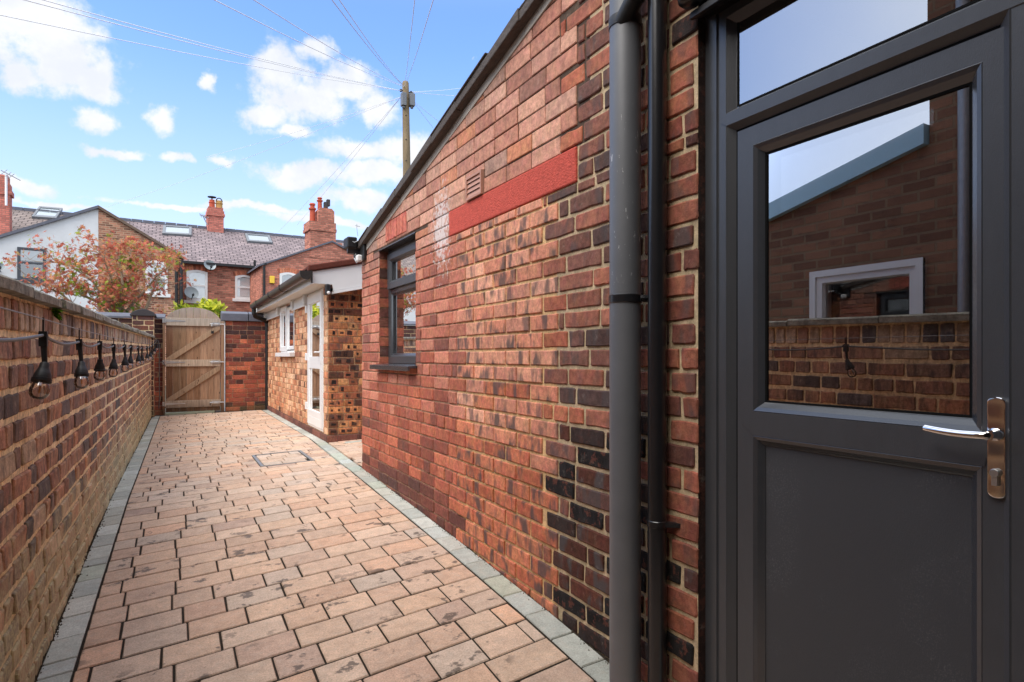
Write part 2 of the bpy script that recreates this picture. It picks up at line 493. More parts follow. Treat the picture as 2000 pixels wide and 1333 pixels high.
def coping_mat():
    m, t, out = newmat('weathered_stone_coping')
    P = pos(t)
    n = t.noise(P, 16, 7, .68); n2 = t.noise(P, 70, 5, .7)
    c = t.mix(t.ss(n, .3, .7), S(112, 108, 98), S(172, 168, 152))
    c = t.mix(t.math('MULTIPLY', t.ss(n2, .52, .72), .7), c, (.06, .055, .05))
    n3 = t.noise(P, 30, 5, .7)
    c = t.mix(t.math('MULTIPLY', t.ss(n3, .6, .74), .55), c, (.22, .22, .06))
    princ(t, out, c, .95, 0, .2, t.math('ADD', n2, n), .8, .010)
    return m
STONE = coping_mat()

def pipe_mat():
    m, t, out = newmat('scuffed_grey_pipe_paint')
    P = pos(t)
    n = t.noise(P, 9, 5, .6)
    c = t.mix(n, (.085, .090, .10), (.13, .136, .147))
    nf = t.noise(t.scale(P, (60, 60, 18)), 1, 4, .75)
    z = sepxyz(t, P)[2]
    band = t.math('MULTIPLY', t.ss(z, 1.2, 1.5), t.ss(z, 2.0, 1.75))
    c = t.mix(t.math('MULTIPLY', t.math('MULTIPLY', t.ss(nf, .62, .67), band), .8), c, (.55, .55, .54))
    ns = t.noise(P, 130, 5, .7)
    low = t.math('MULTIPLY', t.ss(z, .75, .0), t.ss(ns, .58, .7))
    c = t.mix(t.math('MULTIPLY', low, .75), c, (.16, .10, .06))
    princ(t, out, c, .46, 0, 1.0, t.noise(P, 160, 3, .6), .06, .001)
    return m
PIPE_GREY = pipe_mat()

def wood_mat():
    m, t, out = newmat('weathered_gate_timber')
    P = pos(t); a = attr(t)
    g = t.noise(t.scale(P, (70, 70, 4)), 1, 5, .65, dist=.6)
    n = t.noise(t.scale(P, (9, 9, 2.2)), 1, 4, .6)
    k = t.math('MULTIPLY_ADD', g, 1.7, .12)
    vm = t.new('ShaderNodeVectorMath', operation='SCALE'); t.l.new(a.outputs['Color'], vm.inputs[0]); t.l.new(k, vm.inputs[3])
    c = t.mix(t.math('MULTIPLY', t.ss(n, .55, .75), .55), vm.outputs[0], S(96, 62, 40))
    z = sepxyz(t, P)[2]
    up = t.math('MULTIPLY', t.ss(z, 1.45, 1.95), .75)
    c = t.mix(up, c, t.mix(g, S(110, 104, 98), S(196, 188, 178)))
    low = t.math('MULTIPLY', t.ss(z, .42, .16), .7)
    c = t.mix(low, c, S(78, 60, 46))
    kn = t.new('ShaderNodeTexVoronoi'); kn.inputs['Scale'].default_value = 1; t.l.new(t.scale(P, (10, 10, 4.5)), kn.inputs['Vector'])
    c = t.mix(t.math('MULTIPLY', t.ss(kn.outputs['Distance'], .11, .05), .8), c, S(60, 36, 22))
    princ(t, out, c, .8, 0, .25, g, .4, .003)
    return m
WOOD = wood_mat()

def paver_mat(name, spot=.5, wet=True):
    m, t, out = newmat(name)
    P = pos(t); a = attr(t)
    n1 = t.noise(P, 6, 5, .6); n2 = t.noise(P, 150, 3, .7); n3 = t.noise(P, 420, 2, .6)
    n8 = t.noise(P, 18, 5, .65)
    v = t.math('MULTIPLY', t.math('MULTIPLY_ADD', n1, .36, .85), t.math('MULTIPLY_ADD', n2, 1.1, .48))
    v = t.math('MULTIPLY', v, t.math('MULTIPLY_ADD', n3, .7, .65))
    v = t.math('MULTIPLY', v, t.math('MULTIPLY_ADD', t.ss(n8, .3, .7), .22, .92))
    vm = t.new('ShaderNodeVectorMath', operation='SCALE'); t.l.new(a.outputs['Color'], vm.inputs[0]); t.l.new(v, vm.inputs[3])
    c = vm.outputs[0]
    n4 = t.noise(P, 34, 4, .6)
    c = t.mix(t.math('MULTIPLY', t.ss(n4, .45, .75), .35), c, S(186, 172, 158))
    n5 = t.noise(P, 500, 1, .5)
    c = t.mix(t.math('MULTIPLY', t.ss(n5, .66, .74), .5), c, (.7, .66, .6))
    c = t.mix(t.math('MULTIPLY', t.ss(n5, .36, .28), .5), c, (.10, .07, .05))
    rough = .88
    if wet:
        n6 = t.noise(t.scale(P, (1, 1.25, 1)), 8.5, 5, .62); n7 = t.noise(P, 1.9, 3, .5)
        w = t.math('MULTIPLY', t.ss(n6, .585, .63), t.ss(n7, .42, .54))
        c = t.mix(t.math('MULTIPLY', w, .75), c, (.055, .043, .034))
        rough = t.math('MULTIPLY_ADD', w, -.3, .88)
    princ(t, out, c, rough, 0, .3, t.math('ADD', n2, n3), .5, .0025)
    return m
PAVER = paver_mat('block_paving')
EDGING = paver_mat('grey_edging_block', wet=False)
JOINT = plain('joint_sand', (.035, .027, .020), .95, 0, .1, 60, .5, .8, 200, .004)
SOIL = plain('earth', (.07, .055, .04), .95, 0, .1, 8, .4, .8, 40, .02)

def glass_mat(name, refl, tint=(.9, .93, .93), rough=0.0):
    m, t, out = newmat(name)
    tr = t.new('ShaderNodeBsdfTransparent'); tr.inputs[0].default_value = rgba(tint)
    gl = t.new('ShaderNodeBsdfGlossy'); gl.inputs['Roughness'].default_value = rough; gl.inputs[0].default_value = (1, 1, 1, 1)
    fr = t.new('ShaderNodeFresnel'); fr.inputs[0].default_value = 1.5
    k = t.math('ADD', t.math('MULTIPLY', fr.outputs[0], 1.0 - refl), refl, clamp=True)
    mx = t.new('ShaderNodeMixShader'); t.l.new(k, mx.inputs[0]); t.l.new(tr.outputs[0], mx.inputs[1]); t.l.new(gl.outputs[0], mx.inputs[2])
    t.l.new(mx.outputs[0], out.inputs[0])
    return m
GLASS_DOOR = glass_mat('coated_door_glass', .36, (.5, .5, .5))
GLASS = glass_mat('window_glass', .16)
GLASS_B = glass_mat('bulb_glass', .09, (.99, .97, .94))

def wall_tex_mat(name, c1, c2, mort, bw=.225, bh=.076, ms=.010, slope=1.0, dark=.35, bump=.6):
    """far brickwork or slating: brick pattern laid on the wall itself"""
    m, t, out = newmat(name)
    P = pos(t); x = sepxyz(t, P)
    cb = t.new('ShaderNodeCombineXYZ')
    t.l.new(t.math('ADD', x[0], x[1]) if slope == 1.0 else x[0], cb.inputs[0]); t.l.new(t.math('MULTIPLY', x[2], slope), cb.inputs[1])
    b = t.new('ShaderNodeTexBrick')
    t.l.new(cb.outputs[0], b.inputs['Vector'])
    b.inputs['Color1'].default_value = rgba(c1); b.inputs['Color2'].default_value = rgba(c2); b.inputs['Mortar'].default_value = rgba(mort)
    b.inputs['Scale'].default_value = 1; b.inputs['Mortar Size'].default_value = ms; b.inputs['Brick Width'].default_value = bw; b.inputs['Row Height'].default_value = bh
    b.inputs['Bias'].default_value = -.1; b.inputs['Mortar Smooth'].default_value = .2
    n = t.noise(P, 1.3, 6, .65); n2 = t.noise(t.scale(cb.outputs[0], (5, 13, 1)), 1, 4, .7)
    c = t.mix(t.math('MULTIPLY', t.ss(n2, .5, .75), dark), b.outputs['Color'], (.05, .03, .028))
    vm = t.new('ShaderNodeVectorMath', operation='SCALE'); t.l.new(c, vm.inputs[0]); t.l.new(t.math('MULTIPLY_ADD', n, .9, .55), vm.inputs[3])
    hs = t.new('ShaderNodeHueSaturation'); hs.inputs['Saturation'].default_value = .82; t.l.new(vm.outputs[0], hs.inputs['Color'])
    princ(t, out, hs.outputs[0], .9, 0, .25, t.math('ADD', t.math('MULTIPLY', b.outputs['Fac'], -1), n2), bump, .01)
    return m
TB_MID = wall_tex_mat('terrace_brick', S(196, 104, 68), S(116, 58, 42), S(150, 116, 88), dark=.55)
TB_RIGHT = wall_tex_mat('orange_terrace_brick', S(204, 104, 66), S(144, 70, 46), S(146, 108, 82), dark=.45)
TB_OLD = wall_tex_mat('sooty_gable_brick', S(190, 116, 74), S(96, 60, 44), S(184, 150, 114), dark=.65)
TB_CHIM = wall_tex_mat('chimney_brick', S(210, 92, 58), S(164, 70, 48), S(150, 100, 80), dark=.35)
TB_NEIGH = wall_tex_mat('neighbour_brick', S(148, 98, 62), S(108, 70, 46), S(132, 106, 76), dark=.45)
SLATE = wall_tex_mat('purple_grey_slate', S(142, 124, 124), S(116, 102, 104), S(62, 54, 56), bw=.30, bh=.22, ms=.018, slope=2.05, dark=.25, bump=.5)
SLATE2 = wall_tex_mat('brown_grey_slate', S(136, 120, 112), S(112, 100, 96), S(66, 58, 54), bw=.30, bh=.22, ms=.018, slope=2.05, dark=.3, bump=.5)

def leaf_mat(name, trans=.35):
    m, t, out = newmat(name)
    a = attr(t); P = pos(t)
    vm = t.new('ShaderNodeVectorMath', operation='SCALE'); t.l.new(a.outputs['Color'], vm.inputs[0]); t.l.new(t.math('MULTIPLY_ADD', t.noise(P, 9, 3, .6), .8, .6), vm.inputs[3])
    d = t.new('ShaderNodeBsdfDiffuse'); t.l.new(vm.outputs[0], d.inputs[0])
    tl = t.new('ShaderNodeBsdfTranslucent'); t.l.new(vm.outputs[0], tl.inputs[0])
    mx = t.new('ShaderNodeMixShader'); mx.inputs[0].default_value = trans
    t.l.new(d.outputs[0], mx.inputs[1]); t.l.new(tl.outputs[0], mx.inputs[2]); t.l.new(mx.outputs[0], out.inputs[0])
    return m
LEAF = leaf_mat('leaf')
BARK = plain('grey_bark', S(150, 132, 110), .9, 0, .2, 12, .4, .6, 50, .01, stretch=(1, 1, .3))
POLEW = plain('mossy_pole_timber', S(128, 112, 88), .9, 0, .2, 3.5, .55, .7, 30, .02, stretch=(3, 3, .5))

# ------------------------------------------------------------------ terrain and path
R = 1.3925                                    # plane of the outrigger's brick wall
def zr(Y): return float(np.interp(Y, [-2, .5, 1.77, 2.21, 3.12, 4.38, 5.09, 6.9, 11.6, 14], [-.2, -.09, 0, .037, .088, .143, .173, .172, .175, .175]))
def gg(Y): return float(np.interp(Y, [0, 2, 5, 11.6], [.05, .05, .04, .02]))
def gz(X, Y): return zr(Y) - gg(Y) * (R - X)
LX0, LY0, LS = -.435, 1.9, .0162              # boundary wall line
def lx(Y): return LX0 + LS * (Y - LY0)

m = MB()
m.poly([Vector(p) for p in ((-500, -400, -.45), (500, -400, -.45), (500, 900, -.45), (-500, 900, -.45))])
tag(m.build('ground', SOIL), kind='structure')
m = MB()                                      # neighbouring gardens and the alley beyond the gate
for (x0, x1, y0, y1, z) in ((-9, -.62, -6, 11.5, -.05), (-12, 16, 11.72, 25.8, .05)):
    m.bx(x0, x1, y0, y1, z - .3, z)
tag(m.build('terrain', SOIL), kind='structure')

m = MB()                                      # bed of the paving
ys = [-2.5 + .25 * i for i in range(58)]
for a, b in zip(ys[:-1], ys[1:]):
    xr = lambda y: (R + .02 if y < 5.1 else 3.6 if y < 6.9 else 1.49)
    xa, xb = (xr(a), xr(b)) if xr(a) == xr(b) else (min(xr(a), xr(b)),) * 2
    m.poly([Vector((lx(a) - .02, a, gz(lx(a), a) - .0052)), Vector((xa, a, gz(min(xa, 1.6), a) - .0052)), Vector((xb, b, gz(min(xb, 1.6), b) - .0052)), Vector((lx(b) - .02, b, gz(lx(b), b) - .0052))])
m.poly([Vector((R - .3, 5.0, .155)), Vector((3.6, 5.0, .160)), Vector((3.6, 7.0, .158)), Vector((R - .3, 7.0, .150))])
tag(m.build('path_bed', JOINT), kind='structure')

def block(m, pts, col, rng, ch=.0032, up=.0):
    """one paving block from its plan corners, following the fall of the path"""
    k = len(pts); cx = sum(p[0] for p in pts) / k; cy = sum(p[1] for p in pts) / k
    dz = rng.uniform(-.0015, .0015) + up
    a, b = rng.uniform(-.006, .006), rng.uniform(-.006, .006)
    H = lambda x, y: gz(x, y) + dz + a * (x - cx) + b * (y - cy)
    ins = []
    for p in pts:
        d = Vector((cx - p[0], cy - p[1])); s = Vector((math.copysign(ch, d.x), math.copysign(ch, d.y)))
        ins.append((p[0] + s.x, p[1] + s.y))
    vs = [Vector((x, y, H(x, y) - .02)) for x, y in pts] + [Vector((x, y, H(x, y) - .0042)) for x, y in pts] + [Vector((x, y, H(x, y))) for x, y in ins]
    fs = []
    for j in (0, 1): fs += [(j * k + i, j * k + (i + 1) % k, (j + 1) * k + (i + 1) % k, (j + 1) * k + i) for i in range(k)]
    fs.append(tuple(range(2 * k, 3 * k)))
    m.add(vs, fs, col)

PAV = [(4, (194, 166, 143)), (4, (189, 161, 139)), (2.2, (185, 155, 133)), (2, (192, 168, 148)), (.8, (182, 163, 146)), (1.0, (198, 161, 135)), (.4, (178, 149, 130))]
EDG = [(3, (168, 170, 161)), (2, (157, 160, 151)), (2, (180, 181, 172)), (1, (162, 167, 153))]
rng = random.Random(11)
ledge = lambda y: lx(y) + .118                # inner line of the left edging
redge = lambda y: 1.275 + (y - 2) * .004 if y < 5.2 else 1.288 + (y - 5.2) * .045 if y < 7.2 else 1.378 - (y - 7.2) * .002
skew = lambda y: math.tan(math.radians(float(np.interp(y, [1, 3, 6, 9, 11.5], [5.5, 5, 2.5, 1, 0]))))
MAN = (.685, 1.125, 5.72, 6.40)               # manhole cover
m = MB()
y = -.6
while y < 11.42:
    w = .1585
    x = ledge(y) - rng.uniform(0, .2)
    while x < redge(y):
        L = rng.choice((.24, .24, .22, .22, .165, .165, .20))
        if x + L < ledge(y) + .05: L += .1
        if x + L > redge(y) - .05: L += .06
        a, b = max(x, ledge(y) + .003), min(x + L, redge(y) - .003)
        if b - a < .012:
            x += L; continue
        row = lambda xx, yy: yy + skew(yy) * (xx - .4)
        col = pick(rng, PAV, .07)
        yb = min(y + w, 11.56)
        q_ = lambda: .0032 + abs(rng.gauss(0, .0010))
        e_ = float(np.interp(y, [2, 6], [.0018, .0006]))
        quad = [(a + q_(), row(a, y) + q_() + e_), (b - q_(), row(b, y) + q_() + e_), (b - q_(), row(b, yb) - q_() - e_), (a + q_(), row(a, yb) - q_() - e_)]
        quad = [(px, min(py, 11.575)) for px, py in quad]
        cx, cy = (a + b) / 2, row((a + b) / 2, y + w / 2)
        if MAN[0] - .02 < b and a < MAN[1] + .02 and MAN[2] - .02 < cy + w / 2 and cy - w / 2 < MAN[3] + .02:
            for q in holed([(a + .004, row(cx, y) + .004, b - .004, row(cx, yb) - .004)], [(MAN[0] - .012, MAN[2] - .012, MAN[1] + .012, MAN[3] + .012)]):
                if q[2] - q[0] > .02 and q[3] - q[1] > .02: block(m, [(q[0], q[1]), (q[2], q[1]), (q[2], q[3]), (q[0], q[3])], col, rng)
        elif max(p[1] for p in quad) - min(p[1] for p in quad) > .02:
            block(m, quad, col, rng)
        x += L
    y += w
# the little yard beside the extension
yy = 5.18
while yy < 6.62:
    x = 1.44 + rng.uniform(-.2, 0)
    while x < 3.4:
        L = rng.choice((.21, .165, .24))
        a = max(x, redge(yy) + .125)
        if x + L - a > .04: block(m, [(a + .004, yy + .004), (x + L - .004, yy + .004), (x + L - .004, yy + .155), (a + .004, yy + .155)], pick(rng, PAV, .1), rng)
        x += L
    yy += .159
tag(m.build('path', PAVER), kind='structure')

m = MB()
y = -.4
while y < 11.4:
    L = rng.choice((.2, .2, .2, .19, .1))
    c = pick(rng, EDG, .12); e = y + L
    block(m, [(lx(y) + .012, y + .003), (ledge(y) - .003, y + .003 + .01), (ledge(e) - .003, e - .003 + .01), (lx(e) + .012, e - .003)], c, rng, up=.002)
    y = e
y = -.4
while y < 11.3:
    L = rng.choice((.2, .2, .2, .198))
    c = pick(rng, EDG, .12); e = y + L
    wd = .108
    block(m, [(redge(y) + .003, y + .003), (redge(y) + wd - .004, y + .003), (redge(e) + wd - .004, e - .003), (redge(e) + .003, e - .003)], c, rng, up=.002)
    y = e
x = 1.62
while x < 3.4:
    block(m, [(x, 6.55), (x + .2, 6.55), (x + .2, 6.66), (x, 6.66)], pick(rng, EDG, .12), rng, up=.002)
    x += .206
tag(m.build('path_edging', EDGING), kind='structure')

m = MB()                                      # loose dirt gathered along the wall feet
for side in (0, 1):
    y = .6
    while y < 11.3:
        for _ in range(60 if y < 5 else 16):
            yy = y + rng.uniform(0, .25)
            if side == 0: xx = lx(yy) + abs(rng.gauss(0, .012)) + .004
            else:
                if yy > 5.05: continue
                xx = R - abs(rng.gauss(0, .012)) - .004
            s = rng.uniform(.002, .009); z = gz(xx, yy) - .006
            m.poly([Vector((xx + math.cos(k * 1.9 + s * 900) * s, yy + math.sin(k * 1.9 + s * 900) * s, z + (k == 3) * s)) for k in range(3)] , G)
            m.poly([Vector((xx - s, yy - s * .6, z)), Vector((xx + s, yy - s * .4, z)), Vector((xx, yy + s, z + s * 1.6))], G)
        y += .25
tag(m.build('dirt', SOIL), kind='stuff')

# manhole: recessed tray whose blocks follow the paving
mh = thing('manhole_cover', ((MAN[0] + MAN[1]) / 2, MAN[2], gz(.9, 6)), 'rectangular recessed manhole cover filled with paving blocks, set in the path', 'manhole cover')
zf = lambda x, y: gz(x, y)
f = MB()
for (a, b, c, d) in ((MAN[0] - .006, MAN[0] + .018, MAN[2], MAN[3]), (MAN[1] - .018, MAN[1] + .006, MAN[2], MAN[3]), (MAN[0] + .018, MAN[1] - .018, MAN[2] - .004, MAN[2] + .012), (MAN[0] + .018, MAN[1] - .018, MAN[3] - .012, MAN[3] + .004)):
    k = 6
    for i in range(k):
        xa, xb = a + (b - a) * i / k, a + (b - a) * (i + 1) / k
        f.bx(xa, xb, c, d, zf(xa, c) - .04, max(zf((xa + xb) / 2, c), zf((xa + xb) / 2, d)) + .002)
f.build('frame', DULLM, mh)
f = MB()
y = MAN[2] + .02
while y < MAN[3] - .05:
    x = MAN[0] + .025 - rng.uniform(0, .1); e = min(y + .158, MAN[3] - .018)
    while x < MAN[1] - .04:
        L = rng.choice((.21, .165)); a, b = max(x, MAN[0] + .024), min(x + L, MAN[1] - .024)
        if b - a > .03: block(f, [(a + .004, y + .003), (b - .004, y + .003), (b - .004, e - .003), (a + .004, e - .003)], pick(rng, PAV[3:5], .1), rng)
        x += L
    y += .158
f.build('infill_blocks', PAVER, mh)

# ------------------------------------------------------------------ the house on the right
house = thing('brick_house', (R + .3, 2.0, 0), 'red brick house wing with grey drainpipe and grey glazed back door along the right', 'house')
fx = faceX(R)
DY0, DY1, DTOP = .42, 1.349, 2.165            # door opening
WY0, WY1, WZ0, WZ1 = 3.797, 4.595, 1.052, 1.905
LIN = (1.982, 1.785, 3.240, 1.925)
SOL = (3.98, 1.945, 4.44, 2.088)
VENT = (2.80, 1.928, 2.985, 2.05)
verge = lambda Y: 2.60 - .222 * (Y - 2.32)
CLIPV = [(.222, 1.0, 2.60 + .222 * 2.32 - .045)]          # v <= verge(u) - .035
PINK = [(4, (190, 132, 112), .1), (3, (182, 120, 100), .2), (2.5, (198, 144, 122)), (1.6, (168, 108, 90), .3), (1.4, (174, 130, 112), .3), (1.0, (190, 118, 86)), (.6, (150, 102, 88), .4)]
REDL = [(4, (182, 104, 82), .1), (3, (174, 94, 74), .2), (3, (188, 114, 92)), (1.6, (158, 86, 70), .3), (.7, (136, 78, 66), .4)]
REDD = [(4, (174, 88, 64), .1), (3, (164, 80, 58), .2), (2, (184, 96, 68)), (1.6, (146, 74, 58), .3), (.7, (124, 68, 56), .4)]
LOW = [(3, (110, 62, 54)), (2, (128, 66, 54)), (1, (90, 58, 54))]
PATCH = [(4, (208, 136, 108), 1.15), (3, (200, 122, 94), 1.15), (2, (212, 148, 122), 1.0), (1.2, (196, 124, 100), .9)]
PATCHD = [(4, (190, 100, 68), 1.15), (3, (180, 90, 60), 1.15), (2, (198, 112, 78), 1.0)]
OLD = [(3, (124, 76, 64), .8), (2.6, (106, 70, 62), .9), (2.4, (142, 84, 68), .7), (1.4, (88, 63, 58), .8), (1.8, (158, 90, 70), .5), (.3, (60, 50, 49), .5)]
OLDR = [(3, (142, 78, 60), .7), (3, (156, 86, 64), .6), (2, (124, 64, 50), .8), (1, (108, 60, 50), .9), (.7, (88, 52, 46), 1.1)]
BLK = [(4, (30, 27, 27), .2), (1.2, (50, 36, 33), .3), (1.2, (84, 44, 34), 1.2)]
TOOTH = [(3, (172, 92, 66), .2), (2, (158, 78, 54), .3), (1, (118, 60, 46), .5)]
rng = random.Random(21)
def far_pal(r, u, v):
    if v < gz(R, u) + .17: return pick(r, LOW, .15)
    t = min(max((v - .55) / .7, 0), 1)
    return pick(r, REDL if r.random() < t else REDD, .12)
def patch_pal(r, u, v):
    return pick(r, PATCH if r.random() < min(max((v - .5) / .6, 0), 1) else PATCHD, .09)
def old_pal(r, u, v):
    if u < 1.56:
        if v < .78 and r.random() < .18 or r.random() < .02: return pick(r, BLK, .2)
        return pick(r, OLDR, .16)
    if v < .80 and u < 2.17: return pick(r, BLK, .2) if r.random() < .82 else pick(r, OLD, .15)
    if v < .92 and u < 1.9 and r.random() < .35: return pick(r, BLK, .2)
    if u > 1.98 and r.random() < .5: return pick(r, TOOTH, .12)
    return pick(r, OLD, .16)
w = MB()
holes = [(WY0, WZ0 - .02, WY1, WZ1), LIN, SOL, VENT, (DY0, -.4, DY1, DTOP)]
CH = .0755
mort_dark, mort_buff, mort_grey, mort_tan = S(84, 66, 54), S(206, 166, 116), S(186, 162, 128), S(154, 116, 92)
mortar(w, fx, [(3.235, 1.785, 5.09, 2.3), (1.9, 1.925, 3.235, 2.75)], mort_dark, holes, CLIPV)
mortar(w, fx, [(3.13, -.3, 5.09, 1.785)], mort_tan, holes)
mortar(w, fx, [(2.13, -.3, 3.13, 1.785)], mort_buff, holes)
mortar(w, fx, [(1.3, -.3, 2.13, 1.785), (1.3, 1.785, 1.982, 1.925), (1.3, 1.925, 1.9, 2.75)], mort_grey, holes)
mortar(w, fx, [(-.5, DTOP, 1.3, 2.75), (1.3, 2.75, 1.98, 3.6), (-.5, 2.75, 1.3, 3.6), (-.5, -.4, .42, DTOP)], mort_grey, holes)
# upper pink work, thin joints
lay(w, fx, courses(lambda i: 1.98 + .12 * ((i * 7) % 3 == 0) - .0 * i, 5.09, 1.925, 2.75, .081, .232, .007, 'str', rng), lambda r, u, v: pick(r, PINK, .10), rng, .0055, .003, .0007, 0, holes + [(3.24, 1.7, 5.2, 1.925)], CLIPV)
lay(w, fx, courses(3.24, 5.09, 1.785, 1.925, .07, .232, .008, 'str', rng), lambda r, u, v: pick(r, PINK, .10), rng, .0055, .003, .0007, 0, holes, CLIPV)
# lower red work in garden-wall bond
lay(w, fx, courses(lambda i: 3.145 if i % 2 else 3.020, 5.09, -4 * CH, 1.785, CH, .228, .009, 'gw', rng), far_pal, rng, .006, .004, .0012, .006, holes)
# blocked doorway, newer rustic bricks
lay(w, fx, courses(lambda i: 2.235 if i % 2 else 2.112, lambda i: 3.145 if i % 2 else 3.020, -4 * CH, 1.785, CH, .2275, .0125, 'tooth', rng), patch_pal, rng, .0075, .0035, .0010, 0, holes)
# old quoin and house corner
lay(w, fx, courses(1.30, lambda i: 2.235 if i % 2 else 2.112, -4 * CH, 1.785, CH, .232, .0145, 'mix', rng), old_pal, rng, .0065, .004, .0022, .006, holes)
lay(w, fx, courses(1.30, 1.975, 1.785, 1.925, .07, .232, .012, 'mix', rng), old_pal, rng, .0065, .004, .0022, .006, holes)
lay(w, fx, courses(1.30, lambda i: 1.98 + .12 * ((i * 7) % 3 == 0), 1.925, 3.6, .0775, .232, .0145, 'mix', rng), old_pal, rng, .0065, .004, .0022, .006, holes)
lay(w, fx, courses(-.5, 1.30, DTOP, 3.6, .0775, .232, .0145, 'mix', rng), lambda r, u, v: pick(r, OLDR, .16), rng, .006, .005, .002, .010, [(DY0 - .0, -.4, DY1, DTOP)])
# soldier arch over the window
n = 7
for i in range(n):
    a = SOL[0] + (SOL[2] - SOL[0]) * i / n; b = SOL[0] + (SOL[2] - SOL[0]) * (i + 1) / n
    brick(w, fx, [(a + .004, SOL[1] + .003), (b - .004, SOL[1] + .003), (b - .004, SOL[3] - .004), (a + .004, SOL[3] - .004)], .0075, .004, .001, rng, (*S(190, 94, 78), 0))
mortar(w, fx, [SOL], mort_dark)
# reveals: window and door
for (a, b) in ((WY1, -1), (WY0, 1)):
    y = a
    for k in range(12):
        z0 = WZ0 - .02 + k * .0745; z1 = min(z0 + .066, WZ1)
        if z1 - z0 < .02: continue
        w.add([Vector((R - .004, y, z0)), Vector((R + .11, y, z0)), Vector((R + .11, y, z1)), Vector((R - .004, y, z1))], [(0, 1, 2, 3)], pick(rng, LOW + REDD, .15))
    w.add([Vector((R - .0, y - b * .004, WZ0 - .05)), Vector((R + .11, y - b * .004, WZ0 - .05)), Vector((R + .11, y - b * .004, WZ1)), Vector((R, y - b * .004, WZ1))], [(0, 1, 2, 3)], (*mort_tan, -1))
w.add([Vector((R, WY0, WZ1)), Vector((R + .11, WY0, WZ1)), Vector((R + .11, WY1, WZ1)), Vector((R, WY1, WZ1))], [(0, 1, 2, 3)], (*S(120, 70, 58), 0))
w.add([Vector((R - .003, DY1, -.3)), Vector((R + .14, DY1, -.3)), Vector((R + .14, DY1, DTOP)), Vector((R - .003, DY1, DTOP))], [(0, 1, 2, 3)], (*S(52, 36, 32), .3))
# far end wall of the wing and the back of the house
w.add([Vector((R + .001, 5.092, -.3)), Vector((5.2, 5.092, -.3)), Vector((5.2, 5.092, 1.95)), Vector((R + .001, 5.092, 1.95))], [(0, 1, 2, 3)], (*S(160, 84, 66), 0))
w.build('wall', BRICK, house)
# tall main block behind: closes the passage towards the camera's back
b = MB()
b.bx(R + .002, 8.5, -5, -.5, -.4, 5.6); b.bx(R + .02, 8.5, -.5, .34, 2.62, 5.6); b.bx(R + .006, 8.5, .34, 1.98, 3.6, 5.6)
b.bx(R + .16, 8.5, -.5, 1.98, 3.4, 3.6)
b.build('main_block', TB_MID, house)
# plinth dirt line and roofs
p = MB()
for i in range(9):                             # verge: uneven course of dark tiles
    y0 = 5.13 - i * .345; y1 = y0 - .36
    up = RNG.uniform(0, .014)
    za, zb = verge(y0) + up, verge(y1) + up
    poly = [(y0, za - .012), (y1, zb - .012), (y1, zb + .034 + .012), (y0, za + .034)]
    p.prism(fx, poly, -.3, .055 + RNG.uniform(-.006, .006))
    p.prism(fx, [(y0 - .01, za + .036), (y1 - .03, zb + .045), (y1 - .03, zb + .055), (y0 - .01, za + .046)], -.3, .058 + RNG.uniform(-.010, .006))
p.build('verge', VERGEM, house, bev=.006)
p = MB()
p.prism(fx, [(5.09, verge(5.09) - .058), (1.98, verge(1.98) - .052), (1.98, verge(1.98) - .008), (5.09, verge(5.09) - .008)], -.02, .010)
p.build('cement_fillet', FILLET, house)
p = MB()
p.poly([Vector((R + .2, 5.3, verge(5.3) + .03)), Vector((5.4, 5.3, verge(5.3) + .03)), Vector((5.4, 1.98, verge(1.98) + .04)), Vector((R + .2, 1.98, verge(1.98) + .04))])
p.build('roof', VERGEM, house)
p = MB()
p.box(fx, LIN[0], LIN[2], LIN[1], LIN[3], -.05, .010)
p.build('lintel', LINTEL, house, bev=.006)
# vent
v = MB()
v.ring(fx, VENT[0], VENT[1], VENT[2], VENT[3], [(0, -.02), (0, .022), (.012, .022), (.012, .006)])
vt = v.build('vent', TERRA, house)
v = MB()
for i in range(4):
    z = VENT[1] + .012 + i * .0255
    v.prism(FR((R, 0, 0), (0, 1, 0), (0, 0, 1), (-1, 0, 0)), [(VENT[0] + .012, z), (VENT[2] - .012, z), (VENT[2] - .012, z + .022), (VENT[0] + .012, z + .022)], .002, .004)
    q0, q1 = VENT[0] + .012, VENT[2] - .012
    v.add([fx(q0, z, .019), fx(q1, z, .019), fx(q1, z + .0262, .012), fx(q0, z + .0262, .012)], [(0, 1, 2, 3)])
v.build('louvres', TERRA, vt)

# window of the wing
XW = R + .085
fw = faceX(XW)
win = MB()
win.ring(fw, WY0, WZ0, WY1, WZ1, [(0, -.03), (0, .018), (.05, .018), (.058, .010), (.058, -.03)])
win = win.build('window_frame', ANTH, house)
TZ = 1.60                                      # transom height
s = MB()
s.box(fw, WY0 + .055, WY1 - .055, TZ - .025, TZ + .025, -.03, .016)
s.build('transom', ANTH2, win, bev=.003)
s = MB()
s.ring(fw, WY0 + .03, TZ + .012, WY1 - .03, WZ1 - .028, [(0, .018), (0, .036), (.045, .036), (.062, .020), (.062, -.02)])
s.build('top_casement', ANTH, win)
s = MB()
s.ring(fw, WY0 + .055, WZ0 + .055, WY1 - .055, TZ - .022, [(0, .012), (.018, .004), (.018, -.02)])
s.build('glazing_bead', ANTH2, win)
s = MB()
s.poly([fw(WY0 + .06, TZ + .04, .004), fw(WY1 - .06, TZ + .04, .004), fw(WY1 - .06, WZ1 - .06, .004), fw(WY0 + .06, WZ1 - .06, .004)])
s.build('pane', GLASS, win)
s = MB()
s.poly([fw(WY0 + .05, WZ0 + .05, -.008), fw(WY1 - .05, WZ0 + .05, -.008), fw(WY1 - .05, TZ, -.008), fw(WY0 + .05, TZ, -.008)])
s.build('pane', GLASS, win)
s = MB()
